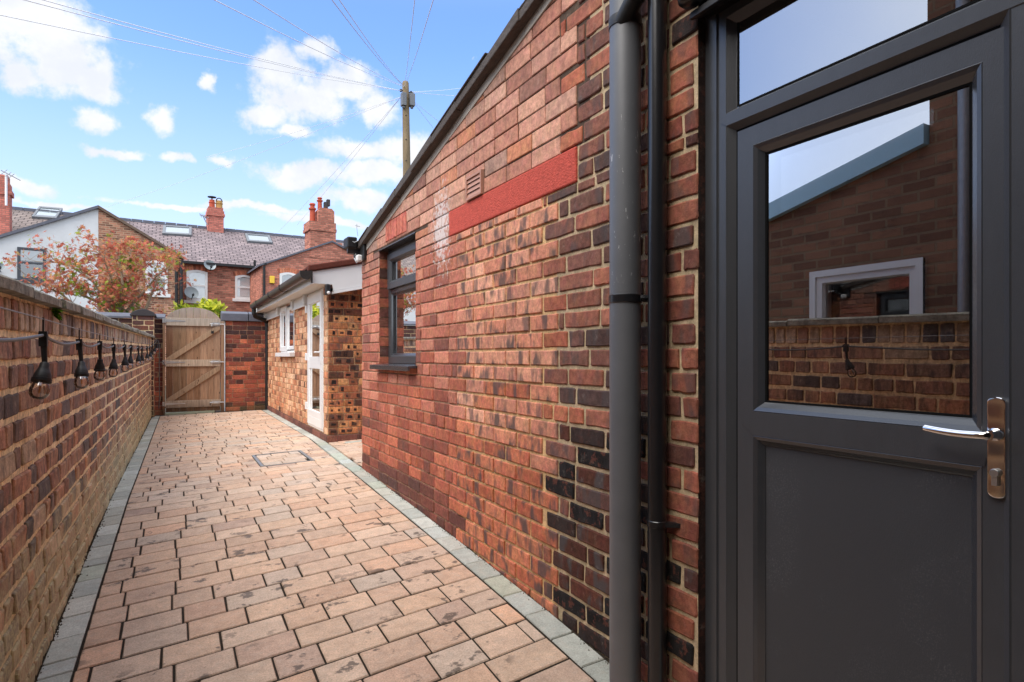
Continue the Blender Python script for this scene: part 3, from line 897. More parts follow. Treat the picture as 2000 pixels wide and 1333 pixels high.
z = WZ0 + .10
while z < TZ - .06:
    s.add([fw(WY0 + .06, z, -.075), fw(WY1 - .07, z, -.075), fw(WY1 - .07, z + .012, -.035), fw(WY0 + .06, z + .012, -.035)], [(0, 1, 2, 3)])
    z += .037
for yy in (WY0 + .2, WY1 - .22): s.box(fw, yy, yy + .003, WZ0 + .08, TZ, -.06, -.057)
s.build('blind', BLIND, win)
s = MB()
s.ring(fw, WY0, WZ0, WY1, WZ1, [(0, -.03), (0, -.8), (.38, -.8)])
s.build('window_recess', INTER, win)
s = MB()
s.prism(FR((0, 0, 0), (1, 0, 0), (0, 0, 1), (0, 1, 0)), [(XW - .0, WZ0 - .002), (R - .07, WZ0 - .014), (R - .07, WZ0 - .046), (R - .055, WZ0 - .046), (R - .055, WZ0 - .030), (XW, WZ0 - .022)], WY0 - .035, WY1 + .035)
s.build('sill', ANTH2, win, bev=.002)
s = MB()                                       # thin head flashing
s.box(fx, WY0 - .005, WY1 + .005, WZ1 - .002, WZ1 + .004, -.1, .012)
s.build('head_trim', ANTH2, win)

# pipes
def dpipe(name, Yc, Xc, r, z0, z1, mat):
    q = MB(); q.tube([(Xc, Yc, z0), (Xc, Yc, z1)], r, 40)
    return q.build(name, mat, house, smooth=True)
PX1 = R - .078
pc = onX(1221, 700, PX1)
soil = dpipe('soil_pipe', pc.y, PX1, .0515, -.2, 5.0, PIPE_GREY)
q = MB()
zc = onX(1221, 585, PX1).z
q.lathe([(.0525, -.014), (.0545, -.012), (.0545, .012), (.0525, .014)], (PX1, pc.y, zc), seg=40)
q.tube([(PX1 + .02, pc.y - .05, zc), (R + .01, pc.y - .085, zc)], [.012, .012], 8)
q.build('pipe_collar', BLACKP, soil, smooth=True)
q = MB()
zt = onX(1221, 50, PX1).z
Z = Vector((0, 0, 1))
q.lathe([(.0527, -.001), (.0545, .0), (.0545, .03), (.0527, .034)], (PX1, pc.y, zt - .012), seg=40)
d0 = Vector((PX1 - .022, pc.y - .036, zt + .015)); dd = Vector((.05, -.62, .58)).normalized()
q.tube([d0 - dd * .03, d0 + dd * .055], [.029, .029], 20)
q.tube([d0 + dd * .05, d0 + dd * .064], [.032, .032], 20)
q.build('branch_boss', BLACKM, soil, smooth=True)
q = MB(); q.tube([d0 + dd * .05, d0 + dd * .5], .0215, 20)
q.build('branch_pipe', BLACKM, soil, smooth=True)
PX2 = R - .045
pc2 = onX(1283.5, 700, PX2)
rain = dpipe('rainwater_pipe', pc2.y, PX2, .0295, -.2, 5.0, BLACKP)
q = MB()
zc = onX(1283, 1022, PX2).z
q.lathe([(.030, -.011), (.0318, -.009), (.0318, .009), (.030, .011)], (PX2, pc2.y, zc), seg=32)
e = onX(1326, 1019, R - .008)
q.prism(FR((0, 0, zc - .007), (1, 0, 0), (0, 1, 0), (0, 0, 1)), [(PX2, pc2.y - .028), (R - .012, pc2.y - .052), (R - .008, e.y - .004), (R - .0015, e.y - .004), (R - .0015, pc2.y - .04), (PX2 + .028, pc2.y - .02)], 0, .014)
q.lathe([(.006, 0), (.0055, .004), (.001, .006)], (R - .008, e.y + .004, zc), (-1, 0, 0), 10)
q.build('pipe_bracket', BLACKP, rain, smooth=True)

# ---- back door with toplight
XD = 1.420
fd = faceX(XD)
Yp = lambda x: onX(x, 697, XD).y
Zp = lambda x, y: onX(x, y, XD).z
FL, FR_ = Yp(1367), .47                        # frame outer edges
ZT1 = Zp(1417.6, 247.3)                        # transom foot
leaf0, leaf1 = Yp(1436), Yp(1977)
gl0, gl1 = Yp(1482), Yp(1888)
ZLT = Zp(1436, 257)
ZB = -.16
fr = MB()
fr.ring(fd, FR_, ZB, FL, DTOP + .03, [(0, -.05), (0, .0), (FL - Yp(1399), .0), (FL - Yp(1400.5), -.006), (FL - Yp(1404), -.006), (FL - Yp(1405.5), .0), (FL - Yp(1417.6), .0), (FL - Yp(1419), .002), (FL - Yp(1430), -.016), (FL - Yp(1431.5), -.018), (FL - Yp(1431.5), -.07)])
door_frame = fr.build('door_frame', ANTH, house)
s = MB()                                       # transom with pointed welded ends
zt0, zt1 = ZT1, Zp(1437, 219)
ya, yb = FR_ + .058, Yp(1409)
s.prism(fd, [(ya, zt0), (Yp(1419), zt0), (yb, (zt0 + zt1) / 2), (Yp(1419), zt1 + .006), (ya, zt1 + .006)], -.05, .0022)
s.add([fd(FR_ + .058, zt0, .0022), fd(Yp(1418), zt0, .0022), fd(Yp(1430), zt0 - .017, -.016), fd(FR_ + .07, zt0 - .017, -.016)], [(0, 1, 2, 3)])
s.add([fd(FR_ + .058, zt1 + .006, .0022), fd(Yp(1418), zt1 + .006, .0022), fd(Yp(1432), zt1 + .018, -.016), fd(FR_ + .07, zt1 + .018, -.016)], [(0, 1, 2, 3)])
s.build('transom', ANTH, door_frame)
s = MB(); s.poly([fd(FR_, zt1 - .01, -.019), fd(FL - .03, zt1 - .01, -.019), fd(FL - .03, DTOP, -.019), fd(FR_, DTOP, -.019)])
s.build('toplight_pane', GLASS_DOOR, door_frame)
s = MB()
s.ring(fd, FR_ + .075, zt1 + .02, Yp(1432), DTOP - .075, [(0, -.0165), (.006, -.018)])
s.ring(fd, FR_ + .065, ZB, Yp(1431), zt0 - .017, [(-.004, -.0165), (.0078, -.0175), (.0080, -.06)])
s.build('gasket', RUBBER, door_frame)
s = MB()                                       # drip hood over the frame
zh = onX(1345, 32, R - .05).z
s.prism(FR((0, 0, 0), (1, 0, 0), (0, 0, 1), (0, 1, 0)), [(R + .06, zh + .045), (R - .045, zh + .012), (R - .052, zh - .012), (R - .040, zh - .012), (R + .01, zh + .012), (R + .06, zh + .012)], FR_ - .1, onX(1346, 32, R - .05).y)
s.build('drip_hood', BLACKM, door_frame, bev=.002)
door = MB()
zgt, zgb = Zp(1482, 290), Zp(1482, 793)        # glass top and foot
zm1, zm0 = Zp(1466, 804), Zp(1466, 851)        # midrail face
zp = Zp(1482, 866)                             # panel top
st = leaf0 - Yp(1466)
FD = -.010
door.ring(fd, leaf1, ZB + .03, leaf0, ZLT, [(0, -.06), (0, FD), (st, FD)])
inn = (leaf1 + st, ZB + .03 + st, leaf0 - st, ZLT - st)
door = door.build('door', ANTH, house)
s = MB()                                       # midrail with pointed ends
yl, yr = leaf0 - st, leaf1 + st
s.prism(fd, [(yr - .004, zm0), (yl, zm0), (Yp(1443), (zm0 + zm1) / 2), (yl, zm1), (yr - .004, zm1), (Yp(1926), (zm0 + zm1) / 2)], -.06, FD + .0018)
s.build('midrail', ANTH, door)
s = MB()                                       # glazing and panel beads, mitred
gb = st and (leaf0 - st) - gl0
s.ring(fd, yr, zm1, yl, ZLT - st, [(0, FD), (.002, FD + .001), (.012, FD - .004), (gb - .004, FD - .014), (gb, FD - .018), (gb, FD - .03)])
s.ring(fd, yr, ZB + .1, yl, zm0, [(0, FD), (.002, FD + .001), (.012, FD - .004), (gb - .004, FD - .014), (gb, FD - .017), (gb, FD - .024)])
s.build('glazing_bead', ANTH2, door)
s = MB(); s.ring(fd, yr + gb - .001, zm1 + gb - .001, yl - gb + .001, ZLT - st - gb + .001, [(-.003, FD - .0165), (.0055, FD - .0180), (.0055, FD - .03)])
s.build('gasket', RUBBER, door)
s = MB(); s.poly([fd(yr, zm1, FD - .022), fd(yl, zm1, FD - .022), fd(yl, ZLT - st, FD - .022), fd(yr, ZLT - st, FD - .022)])
s.build('pane', GLASS_DOOR, door)
s = MB(); s.poly([fd(yr, zm1, FD - .048), fd(yl, zm1, FD - .048), fd(yl, ZLT - st, FD - .048), fd(yr, ZLT - st, FD - .048)]); s.build('inner_pane', GLASS, door)
m_, t_, out_ = newmat('scuffed_door_panel')
P_ = pos(t_)
n_ = t_.noise(P_, 260, 3, .7); n2_ = t_.noise(P_, 5, 4, .6)
c_ = t_.mix(t_.math('MULTIPLY', t_.math('MULTIPLY', t_.ss(n_, .52, .66), t_.ss(n2_, .46, .66)), .42), (.046, .048, .053), (.16, .16, .16))
princ(t_, out_, c_, t_.math('MULTIPLY_ADD', n2_, .3, .38), 0, .5, t_.noise(t_.scale(P_, (1, 1, .4)), 420, 3, .6), .3, .0012)
s = MB(); s.box(fd, yr, yl, ZB + .06, zm0, FD - .05, FD - .019)
s.build('panel', m_, door)
s = MB()                                       # fine scratches on the panel
SCRM = plain('scratch_pale', (.3, .3, .3), .6)
for (x0, y0, x1, y1) in ((1534, 1143, 1587, 1167), (1595, 1297, 1624, 1314), (1628, 1273, 1640, 1278), (1820, 1224, 1836, 1230), (1838, 1303, 1843, 1310), (1760, 1244, 1768, 1246)):
    A, B = onX(x0, y0, XD + .0291), onX(x1, y1, XD + .0291)
    dv = Vector((0, 0, .00035))
    s = MB(); s.poly([A - dv, B - dv, B + dv, A + dv]); s.build('scratch', SCRM, door)
# lever handle
h0, h1 = onX(1926, 775, XD - .0), onX(1964, 978, XD - .0)
hy0, hy1, hz0, hz1 = h1.y, h0.y, h1.z, h0.z
hw = (hy1 - hy0) / 2; hc = (hy0 + hy1) / 2
def capsule(rad, z0, z1, k=10):
    pts = [(hc + rad * math.cos(a), z1 - rad * .7 + rad * .7 * math.sin(a)) for a in [PI * i / k for i in range(k + 1)]]
    pts += [(hc + rad * math.cos(a), z0 + rad * .7 + rad * .7 * math.sin(a)) for a in [PI + PI * i / k for i in range(k + 1)]]
    return pts
s = MB(); s.prism(fd, capsule(hw, hz0, hz1), FD, FD + .0085)
hb = s.build('handle_plate', CHROME, door, bev=.003, seg=3)
lv = onX(1950, 851, XD - .02)
s = MB()
s.lathe([(.0125, .0), (.0125, .014), (.0095, .018), (.0085, .036)], fd(hc - .002, lv.z, FD + .008), (-1, 0, 0), 24)
pts, rad = [], []
for i in range(14):
    tt = i / 13
    a = min(tt / .25, 1) * PI / 2
    u = (hc - .002) + (.012 * (1 - math.cos(a)) if tt < .25 else .012 + (tt - .25) / .75 * .105)
    nn = FD + .032 + (.014 * math.sin(a) if tt < .25 else .014) - (max(tt - .6, 0) ** 2) * .05
    pts.append(fd(u, lv.z + .0 - .003 * math.sin(tt * 3) + (.004 * max(tt - .5, 0)), nn)); rad.append(.0088 - .0015 * tt)
s.tube(pts, rad, 16)
s.build('handle', CHROME, hb, smooth=True)
s = MB()
cy_ = onX(1945, 928, XD).z
s.lathe([(.0085, 0), (.0085, .010), (.0075, .012), (.006, .012)], fd(hc, cy_ + .004, FD + .006), (-1, 0, 0), 20)
s.box(fd, hc - .005, hc + .005, cy_ - .021, cy_, FD + .006, FD + .0165)
s.box(fd, hc - .0012, hc + .0012, cy_ - .002, cy_ + .009, FD + .018, FD + .0186)
s.build('lock_cylinder', GALV, hb, bev=.0015)
s = MB()                                       # inner lever seen through the glass
s.tube([Vector((XD + .06, hc + .02, lv.z + .012)), Vector((XD + .06, hc + .11, lv.z + .008))], .008, 10)
s.build('inner_handle', CHROME, hb, smooth=True)
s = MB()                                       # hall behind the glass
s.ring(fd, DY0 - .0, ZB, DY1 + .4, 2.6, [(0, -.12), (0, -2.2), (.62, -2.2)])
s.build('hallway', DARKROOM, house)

# wall lamp just above the frame, cut by the top of the view
wl = thing('wall_lamp', onX(1345, -20, R - .05), 'black rounded outdoor wall lamp fixed to the brick beside the door top', 'wall lamp')
c = onX(1348, -22, R - .06)
s = MB(); s.lathe([(.001, -.052), (.022, -.050), (.034, -.040), (.038, -.02), (.038, .06), (.03, .075), (.001, .08)], c, (0, 0, 1), 24)
s.tube([c + Vector((0, 0, .03)), c + Vector((.07, 0, .03))], .02, 12)
s.build('lamp_body', BLACKP, wl, smooth=True)
s = MB(); s.lathe([(.001, 0), (.05, 0), (.05, .012), (.001, .012)], Vector((R - .001, c.y, c.z + .03)), (-1, 0, 0), 20)
s.build('mounting_plate', BLACKP, wl, smooth=True)

# floodlight on the far corner
fl = thing('floodlight', (R - .05, 5.1, 1.9), 'black floodlight with sensor and junction plate on the far corner of the brick wing', 'floodlight')
p0, p1 = onX(702, 452, R), onX(722, 512, R)
s = MB(); s.box(fx, 4.93, 5.075, 1.885, 2.075, 0.002, .035)
s.build('back_plate', BLACKM, fl, bev=.01)
s = MB(); s.bx(R - .14, R - .06, 5.02, 5.16, 1.99, 2.08); s.build('lamp_body', BLACKM, fl, bev=.01)
s = MB(); s.bx(R - .135, R - .03, 5.04, 5.07, 1.945, 1.985); s.lathe([(.018, 0), (.022, .02), (.012, .05), (.004, .055)], (R - .06, 5.05, 1.945), (-.2, -.2, -1), 16)
s.build('sensor', BLACKP, fl, bev=.004)
s = MB(); s.bx(R - .075, R - .03, 4.97, 5.03, 1.875, 1.93); s.build('lens', UPVC, fl, bev=.01)
s = MB(); s.tube([(R - .035, 4.99, 2.06), (R - .09, 5.0, 2.03), (R - .10, 5.03, 2.045)], .004, 8); s.build('cable', DULLM, fl)
s = MB(); s.tube([(R - .02, 4.98, 1.9), (R - .08, 4.97, 1.86), (R - .09, 5.0, 1.9)], .005, 8)
s.build('cable', DULLM, fl)

# ------------------------------------------------------------------ boundary wall on the left
un = math.sqrt(1 + LS * LS)
FLW = FR((lx(0), 0, 0), (LS / un, 1 / un, 0), (0, 0, 1), (1 / un, -LS / un, 0))
bw = thing('boundary_wall', (lx(3) - .11, 3, 0), 'long weathered brown brick boundary wall with thick sandy joints along the left side of the path', 'wall')
ctop = lambda u: 1.282 + (u - 2) * .0125
LP = [(4, (164, 120, 96), .7), (4, (152, 108, 88), .8), (3, (136, 104, 90), .9), (2.4, (106, 92, 88), .9), (2, (176, 122, 94), .6), (1, (184, 126, 96), .6), (1.8, (184, 154, 126), .5), (2, (142, 96, 78), .8)]
LPT = [(3, (176, 152, 128), .3), (2, (126, 114, 106), .4), (2, (104, 98, 98), .5), (2, (184, 160, 136), .2), (1.4, (158, 116, 96), .3)]
rng = random.Random(5)
w = MB()
lm = S(228, 200, 158)
UL = 11.45
for i in range(46):
    a, b = -.5 + i * .26, -.5 + (i + 1) * .26
    if a > UL: break
    b = min(b, UL)
    w.poly([FLW(a, -.4, 0), FLW(b, -.4, 0), FLW(b, ctop(b), 0), FLW(a, ctop(a), 0)], (*lm, -1))
rl = courses(-.5, UL, 1.165 - 17 * .0868, 1.165, .0868, .228, .021, 'frag', rng, vj=.011)
sh = lambda r: (r[0], r[1] + (r[0] - 2) * .0118, r[2], r[3] + (r[0] - 2) * .0118)
lay(w, FLW, [sh(r) for r in rl], lambda r, u, v: pick(r, LP, .18), rng, .008, .005, .003, .008, tilt=.0022)
x = -.5
while x < UL:
    l = rng.uniform(.072, .088)
    z0 = 1.172 + (x - 2) * .0122
    brick(w, FLW, rough_rect((x + .006, z0 + .004, min(x + l, UL) - .006, ctop(x) - .012), rng, .008), .008, .004, .0025, rng, pick(rng, LPT, .18), tilt=.002)
    x += l
# back and end of the wall
w.poly([FLW(-.5, -.4, -.22), FLW(UL, -.4, -.22), FLW(UL, ctop(UL), -.22), FLW(-.5, ctop(-.5), -.22)], (*lm, -1))
w.build('brickwork', BRICK_L, bw)
x = -.6
while x < UL - .05:
    l = min(rng.uniform(.34, .56), UL - x); e = x + l - .006
    za, zb = ctop(x) + rng.uniform(-.003, .004), ctop(e) + rng.uniform(-.003, .004)
    o0, o1 = rng.uniform(.038, .052), rng.uniform(.038, .052)
    th = rng.uniform(.030, .036)
    s = MB()
    k = 4
    top = []
    P = lambda u, n, z: FLW(u, z, n)
    vs, fs = [], []
    for i in range(k + 1):
        u = x + (e - x) * i / k; z = za + (zb - za) * i / k
        oo = o0 + (o1 - o0) * i / k + rng.uniform(-.004, .004)
        vs += [P(u, -.26, z), P(u, oo, z + rng.uniform(-.002, .002)), P(u, oo + rng.uniform(-.003, .002), z + th * .85), P(u, oo - .012, z + th + .004 + rng.uniform(-.002, .002)), P(u, -.26, z + th + .008)]
    for i in range(k):
        fs += [(i * 5 + j, i * 5 + (j + 1) % 5, i * 5 + 5 + (j + 1) % 5, i * 5 + 5 + j) for j in range(5)]
    fs += [(4, 3, 2, 1, 0), tuple(k * 5 + j for j in range(5))]
    s.add(vs, fs)
    s.build('coping_stone', STONE, bw)
    x = e + .006

# ------------------------------------------------------------------ festoon lights
LLX = lambda Y: -.30 + .0095 * (Y - 1.9)
sup = MB()
wp = [Vector((LLX(.9) , .9, 1.155))]
hooks = [(85, 655), (155, 668), (195, 671), (222, 676), (243, 676), (256, 677), (270, 678), (277, 679), (287, 678), (292, 677), (297, 674), (302, 670), (306, 665)]
def onL(x, y): return hit(x, y, (-.30 - .0095 * 1.9, 0), (1, -.0095))
HP = [onL(x, y) for x, y in hooks]
wz = lambda Y: float(np.interp(Y, [.9, 2.05, 2.7, 4, 6, 8, 9.5, 11.45], [1.19, 1.192, 1.190, 1.196, 1.21, 1.235, 1.275, 1.375]))
wire_pts = [Vector((LLX(y), y, wz(y) + .008)) for y in [.9 + .25 * i for i in range(43)]]
sup.tube(wire_pts, .0017, 6)
tag(sup.build('support_wire', STEEL), 'thin taut steel wire carrying the festoon lights along the boundary wall', 'wire')
fs_ = thing('festoon_lights', (LLX(2), 2, 1.15), 'black festoon string of clear bulbs hanging from the wire beside the boundary wall', 'string lights')
cp = [onL(-140, 640)] + HP + [Vector((-.22, 11.48, 1.36))]
cable = []
for a, b in zip(cp[:-1], cp[1:]):
    for i in range(8):
        t = i / 8
        q = a.lerp(b, t); q.z -= .020 * math.sin(PI * t) * min((b - a).length / .65, 1) * (1 - .35 * t)
        cable.append(q)
cable.append(cp[-1])
s = MB(); s.tube(cable, .0042, 8); s.build('cable', CABLE, fs_, smooth=True)
s = MB(); e = cp[-1]
s.tube([e, e + Vector((.03, 0, .0)), e + Vector((.05, -.01, -.10)), e + Vector((.045, 0, -.4)), e + Vector((.05, .0, -.9)), e + Vector((.04, 0, -1.1))], .007, 8)
s.build('lead_cable', CABLE, fs_, smooth=True)
s = MB(); s.tube([e + Vector((.05, -.01, -.35)), e + Vector((.10, -.02, -.34)), e + Vector((.14, -.02, -.42))], .006, 8)
s.build('lead_cable', CABLE, fs_, smooth=True)
TILT = [(.05, .12, 0), (.10, .14, 0), (.00, -.20, 0), (.02, .08, 0), (.06, .05, 0), (-.02, .1, 0), (.05, .12, 0), (.02, -.1, 0)]
for i, p in enumerate(HP):
    tx, ty, _ = TILT[i % len(TILT)]
    ax = Vector((tx, -ty, -1)).normalized()
    ax2 = (ax + Vector((-.16 if i == 0 else -.06, -.20 if i in (0, 1) else .0, 0))).normalized()
    s = MB()
    s.box(FR(p, (1, 0, 0), (0, 1, 0), (0, 0, 1)), -.009, .009, -.012, .010, -.030, .010)
    s.tube([p + Vector((0, -.016, 0)), p + Vector((0, .016, 0))], .0075, 10)
    p1 = p + ax * .03; p2 = p + ax * .078
    s.tube([p, p1, p2], [.0105, .0075, .0062], 12)
    s.lathe([(.009, -.004), (.011, .0), (.0118, .010), (.0165, .022), (.0195, .030), (.0205, .040), (.0228, .041), (.0228, .049), (.019, .050)], p2, ax2, 24)
    hold = s.build('lamp_holder', BLACKM, fs_, smooth=True)
    s = MB(); s.box(FR(p, (1, 0, 0), (0, 1, 0), (0, 0, 1)), -.002, .002, -.006, .006, .008, max(wz(p.y) - p.z + .012, .014))
    s.build('clip', BLACKP, hold)
    bp = p2 + ax2 * .049
    s = MB(); s.lathe([(.0155, 0), (.0185, .007), (.0222, .018), (.0228, .026), (.0215, .034), (.0175, .041), (.0105, .0455), (.003, .047)], bp, ax2, 20)
    s.build('bulb', GLASS_B, hold, smooth=True)
    s = MB(); s.tube([bp + ax2 * .002, bp + ax2 * .03], [.003, .002], 8)
    s.build('filament', plain('amber_filament', (.65, .28, .08), .5) if 'amber_filament' not in MATS else MATS['amber_filament'], hold)

# fern in the coping joint
fp = hit(98, 607, (LX0 - LS * LY0, 0), (1, -LS))
s = MB(); rng = random.Random(3)
for i in range(46):
    a = rng.uniform(-1.2, 1.2); l = rng.uniform(.02, .055)
    o = fp + Vector((.008, rng.uniform(-.02, .02), rng.uniform(-.005, .015)))
    d = Vector((rng.uniform(.3, 1), math.sin(a), rng.uniform(-1.2, .2))).normalized()
    sd_ = d.cross(Vector((0, 0, 1))).normalized() * l * .28
    s.poly([o, o + d * l * .5 + sd_, o + d * l, o + d * l * .5 - sd_], pick(rng, [(2, (92, 140, 30)), (1, (60, 104, 24)), (1, (140, 170, 50))], .2))
tag(s.build('fern', LEAF), 'small bright green fern rooted under the boundary wall coping', 'plant')

# ------------------------------------------------------------------ gate end
GY = 11.6
fg = faceY(GY)
GP = [(3, (150, 70, 52), .3), (3, (132, 64, 52), .4), (2, (168, 80, 56), .25), (2, (112, 58, 50), .5), (1.5, (188, 92, 62), .15), (1, (84, 54, 52), .5)]
GPD = [(3, (84, 50, 46), .5), (2, (70, 48, 48), .5), (2, (104, 58, 50), .4)]
gw = thing('brick_wall', (1.15, GY, .17), 'short red brick wall with slate blue coping, between the gate and the extension', 'wall')
rng = random.Random(9)
gx0, gx1 = .806, 1.60
zct = onY(480, 628, GY).z
w = MB()
mortar(w, fg, [(gx0, 0, gx1, zct)], S(158, 120, 96))
w.bx(gx0, gx1, GY + .004, GY + .22, 0, zct)
lay(w, fg, courses(gx0, gx1, zct - 24 * .0778, zct, .0778, .235, .010, 'mix', rng), lambda r, u, v: pick(r, GPD if (v > zct - .35 and r.random() < .6) or r.random() < .08 else GP, .18), rng, .006, .004, .002, .007)
w.build('brickwork', BRICK_G, gw)
a = onY(433, 612, GY - .06); b = onY(486, 616, GY - .06); c2 = onY(524, 614, GY - .06)
zt_ = a.z
for (x0, x1) in ((a.x, b.x - .006), (b.x + .006, gx1)):
    s = MB(); s.prism(FR((0, 0, 0), (0, 1, 0), (0, 0, 1), (1, 0, 0)), [(GY - .05, zct), (GY + .25, zct), (GY + .25, zt_ + .03), (GY + .1, zt_ + .045), (GY - .05, zt_)], x0, x1)
    s.build('coping_stone', SLATECOP, gw, bev=.006)

# left pier and the neighbour's wall
pr = thing('gate_pier', (-.36, 11.45, .14), 'dark brick pier with rounded blue brick cap, ending the boundary wall beside the gate', 'pier')
PY = 11.28
pa, pb = onY(258, 640, PY), onY(301, 640, PY)
ptz = onY(280, 616, PY).z
fp_ = faceY(PY)
PP = [(3, (92, 58, 54), .4), (2, (78, 54, 54), .5), (1, (116, 66, 54), .3)]
w = MB(); mortar(w, fp_, [(pa.x, 0, pb.x, ptz)], S(196, 168, 128)); w.bx(pa.x, pb.x - .001, PY + .003, GY - .01, 0, ptz)
lay(w, fp_, courses(pa.x, pb.x, ptz - 22 * .0795, ptz, .0795, .235, .013, 'mix', rng), lambda r, u, v: pick(r, PP, .15), rng, .006, .004, .002, .008)
fs2 = FR((pb.x, 0, 0), (0, 1, 0), (0, 0, 1), (1, 0, 0))
mortar(w, fs2, [(PY, 0, GY, ptz)], S(150, 118, 92))
lay(w, fs2, courses(PY + .004, GY, ptz - 22 * .0795, ptz, .0795, .235, .013, 'mix', rng), lambda r, u, v: pick(r, GP if v < 1.15 else PP, .15), rng, .005, .004, .002, .008)
w.build('brickwork', BRICK_G, pr)
s = MB(); k = 9
arc = [(pa.x - .03 + (pb.x - pa.x + .06) * i / k, ptz + .012 + .085 * math.sin(PI * i / k) ** .8) for i in range(k + 1)]
s.prism(fp_, [(pb.x + .03, ptz - .012), (pa.x - .03, ptz - .012)] + arc, -.30, .03)
s.build('pier_cap', BLUEBRICK, pr, bev=.006)
nw = thing('garden_wall', (-.8, 11.7, .1), 'dark brick garden wall topped with grey slate, left of the gate behind the pier', 'wall')
NY = 11.62
fn = faceY(NY)
na = onY(206, 628, NY).x; nb = onY(319, 628, NY).x
ntz = onY(240, 622, NY).z
w = MB(); mortar(w, fn, [(na - 2.5, 0, nb, ntz)], S(176, 148, 112)); w.bx(na - 2.5, nb, NY + .004, NY + .2, 0, ntz)
lay(w, fn, courses(na - 2.5, nb, ntz - 22 * .079, ntz, .079, .235, .012, 'mix', rng), lambda r, u, v: pick(r, PP if v > 1.25 else GP, .16), rng, .006, .004, .002, .008)
w.build('brickwork', BRICK_G, nw)
s = MB(); s.prism(FR((0, 0, 0), (0, 1, 0), (0, 0, 1), (1, 0, 0)), [(NY - .06, ntz), (NY + .26, ntz + .03), (NY + .26, ntz + .075), (NY + .10, ntz + .095), (NY - .06, ntz + .035)], na - 2.5, nb + .03)
s.build('coping_stone', SLATECOP, nw, bev=.006)

# gate
gt = thing('wooden_gate', (.33, GY - .02, .15), 'weathered arched-top timber gate with diagonal braces, closed across the end of the path', 'gate')
fgt = faceY(GY - .03)
gA, gB = onY(324, 700, GY - .03).x, onY(430, 700, GY - .03).x
PO0, PO1 = onY(317.5, 700, GY - .03).x, onY(437.5, 700, GY - .03).x
gz0 = .185
gtop = onY(377, 601, GY - .03).z
gsh = onY(330, 626, GY - .03).z
WC = [(3, (140, 108, 80)), (3, (154, 120, 92)), (2, (116, 84, 62)), (1.5, (164, 132, 106)), (1.5, (130, 86, 54))]
rng = random.Random(13)
s = MB()
nb_ = 8
for i in range(nb_):
    a = gA + (gB - gA) * i / nb_ + .0015; b = gA + (gB - gA) * (i + 1) / nb_ - .0015
    arcz = lambda x: gsh + (gtop - gsh) * math.sqrt(max(1 - ((x - (gA + gB) / 2) / ((gB - gA) / 2 * 1.0)) ** 2, 0))
    pts = [(a, gz0), (b, gz0)] + [(b + (a - b) * k / 5, arcz(b + (a - b) * k / 5)) for k in range(6)]
    s.prism(fgt, pts, -.02 + rng.uniform(-.001, .001), .0, pick(rng, WC, .14))
s.build('boards', WOOD, gt, bev=.002)
def railz(y): return onY(377, y, GY - .06).z
RC = (*S(172, 152, 130), 0)
for (y0, y1) in ((622, 637), (703, 716), (782, 796)):
    za, zb = railz(y1), railz(y0)
    s = MB(); s.box(fgt, gA - .01, gB + .005, za, zb, .002, .030, pick(rng, [(1, (176, 158, 138))], .08)); s.build('rail', WOOD, gt, bev=.003)
for (a0, a1) in (((328, 704), (428, 640)), ((328, 784), (430, 718))):
    A, B = onY(*a0, GY - .06), onY(*a1, GY - .06)
    d = Vector((B.x - A.x, B.z - A.z)).normalized(); nrm = Vector((-d.y, d.x)) * .042
    lo_, hi_ = (railz(703) + .002, railz(637) - .002) if a0[1] < 750 else (railz(782) + .002, railz(716) - .002)
    ext = .16
    poly = [(A.x - d.x * ext - nrm.x, A.z - d.y * ext - nrm.y), (B.x + d.x * ext - nrm.x, B.z + d.y * ext - nrm.y), (B.x + d.x * ext + nrm.x, B.z + d.y * ext + nrm.y), (A.x - d.x * ext + nrm.x, A.z - d.y * ext + nrm.y)]
    for cl in ((0, 1, hi_), (0, -1, -lo_), (1, 0, gB - .004), (-1, 0, -gA - .004)): poly = clip(poly, *cl)
    s = MB(); s.prism(fgt, poly, .0015, .026, pick(rng, [(1, (166, 138, 110))], .06)); s.build('brace', WOOD, gt, bev=.003)
for (x0, x1, h) in ((PO0, gA - .012, railz(626)), (gB + .012, PO1, railz(626))):
    s = MB(); s.box(fgt, x0, x1, .1, h, -.07, .022, pick(rng, WC[:2], .1)); s.build('gate_post', WOOD, gt, bev=.004)
for y in (629, 709, 789):
    z = railz(y) + .01
    s = MB(); s.box(fgt, gA - .05, gA - .012, z - .035, z + .035, .031, .034); s.prism(fgt, [(gA - .012, z - .022), (gA + .28, z - .008), (gA + .28, z + .006), (gA - .012, z + .022)], .031, .034)
    s.tube([fgt(gA - .012, z - .04, .036), fgt(gA - .012, z + .04, .036)], .008, 8)
    s.build('strap_hinge', GALV, gt)
for y in (634, 709, 789):
    z = railz(y) + .012
    s = MB(); s.box(fgt, gB - .13, gB - .01, z - .028, z + .028, .031, .034); s.tube([fgt(gB - .16, z, .044), fgt(gB + .055, z, .044)], .008, 8)
    for u in (gB - .11, gB - .03): s.box(fgt, u, u + .016, z - .016, z + .016, .034, .056)
    s.tube([fgt(gB - .13, z, .044), fgt(gB - .13, z - .04, .05)], .006, 8)
    s.build('slide_bolt', GALV, gt)
s = MB(); z = railz(648)
s.box(fgt, gB - .14, gB - .10, z - .03, z + .012, .036, .056); s.tube([fgt(gB - .132, z + .01, .046), fgt(gB - .132, z + .035, .046), fgt(gB - .108, z + .035, .046), fgt(gB - .108, z + .01, .046)], .0035, 8)
s.build('padlock', BLACKM, gt)
th_ = thing('threshold_strip', (.3, GY - .04, .16), 'pale weathered timber strip on the ground under the gate', 'threshold')
s = MB(); A, B = onY(322, 812, GY - .05), onY(419, 804, GY - .05)
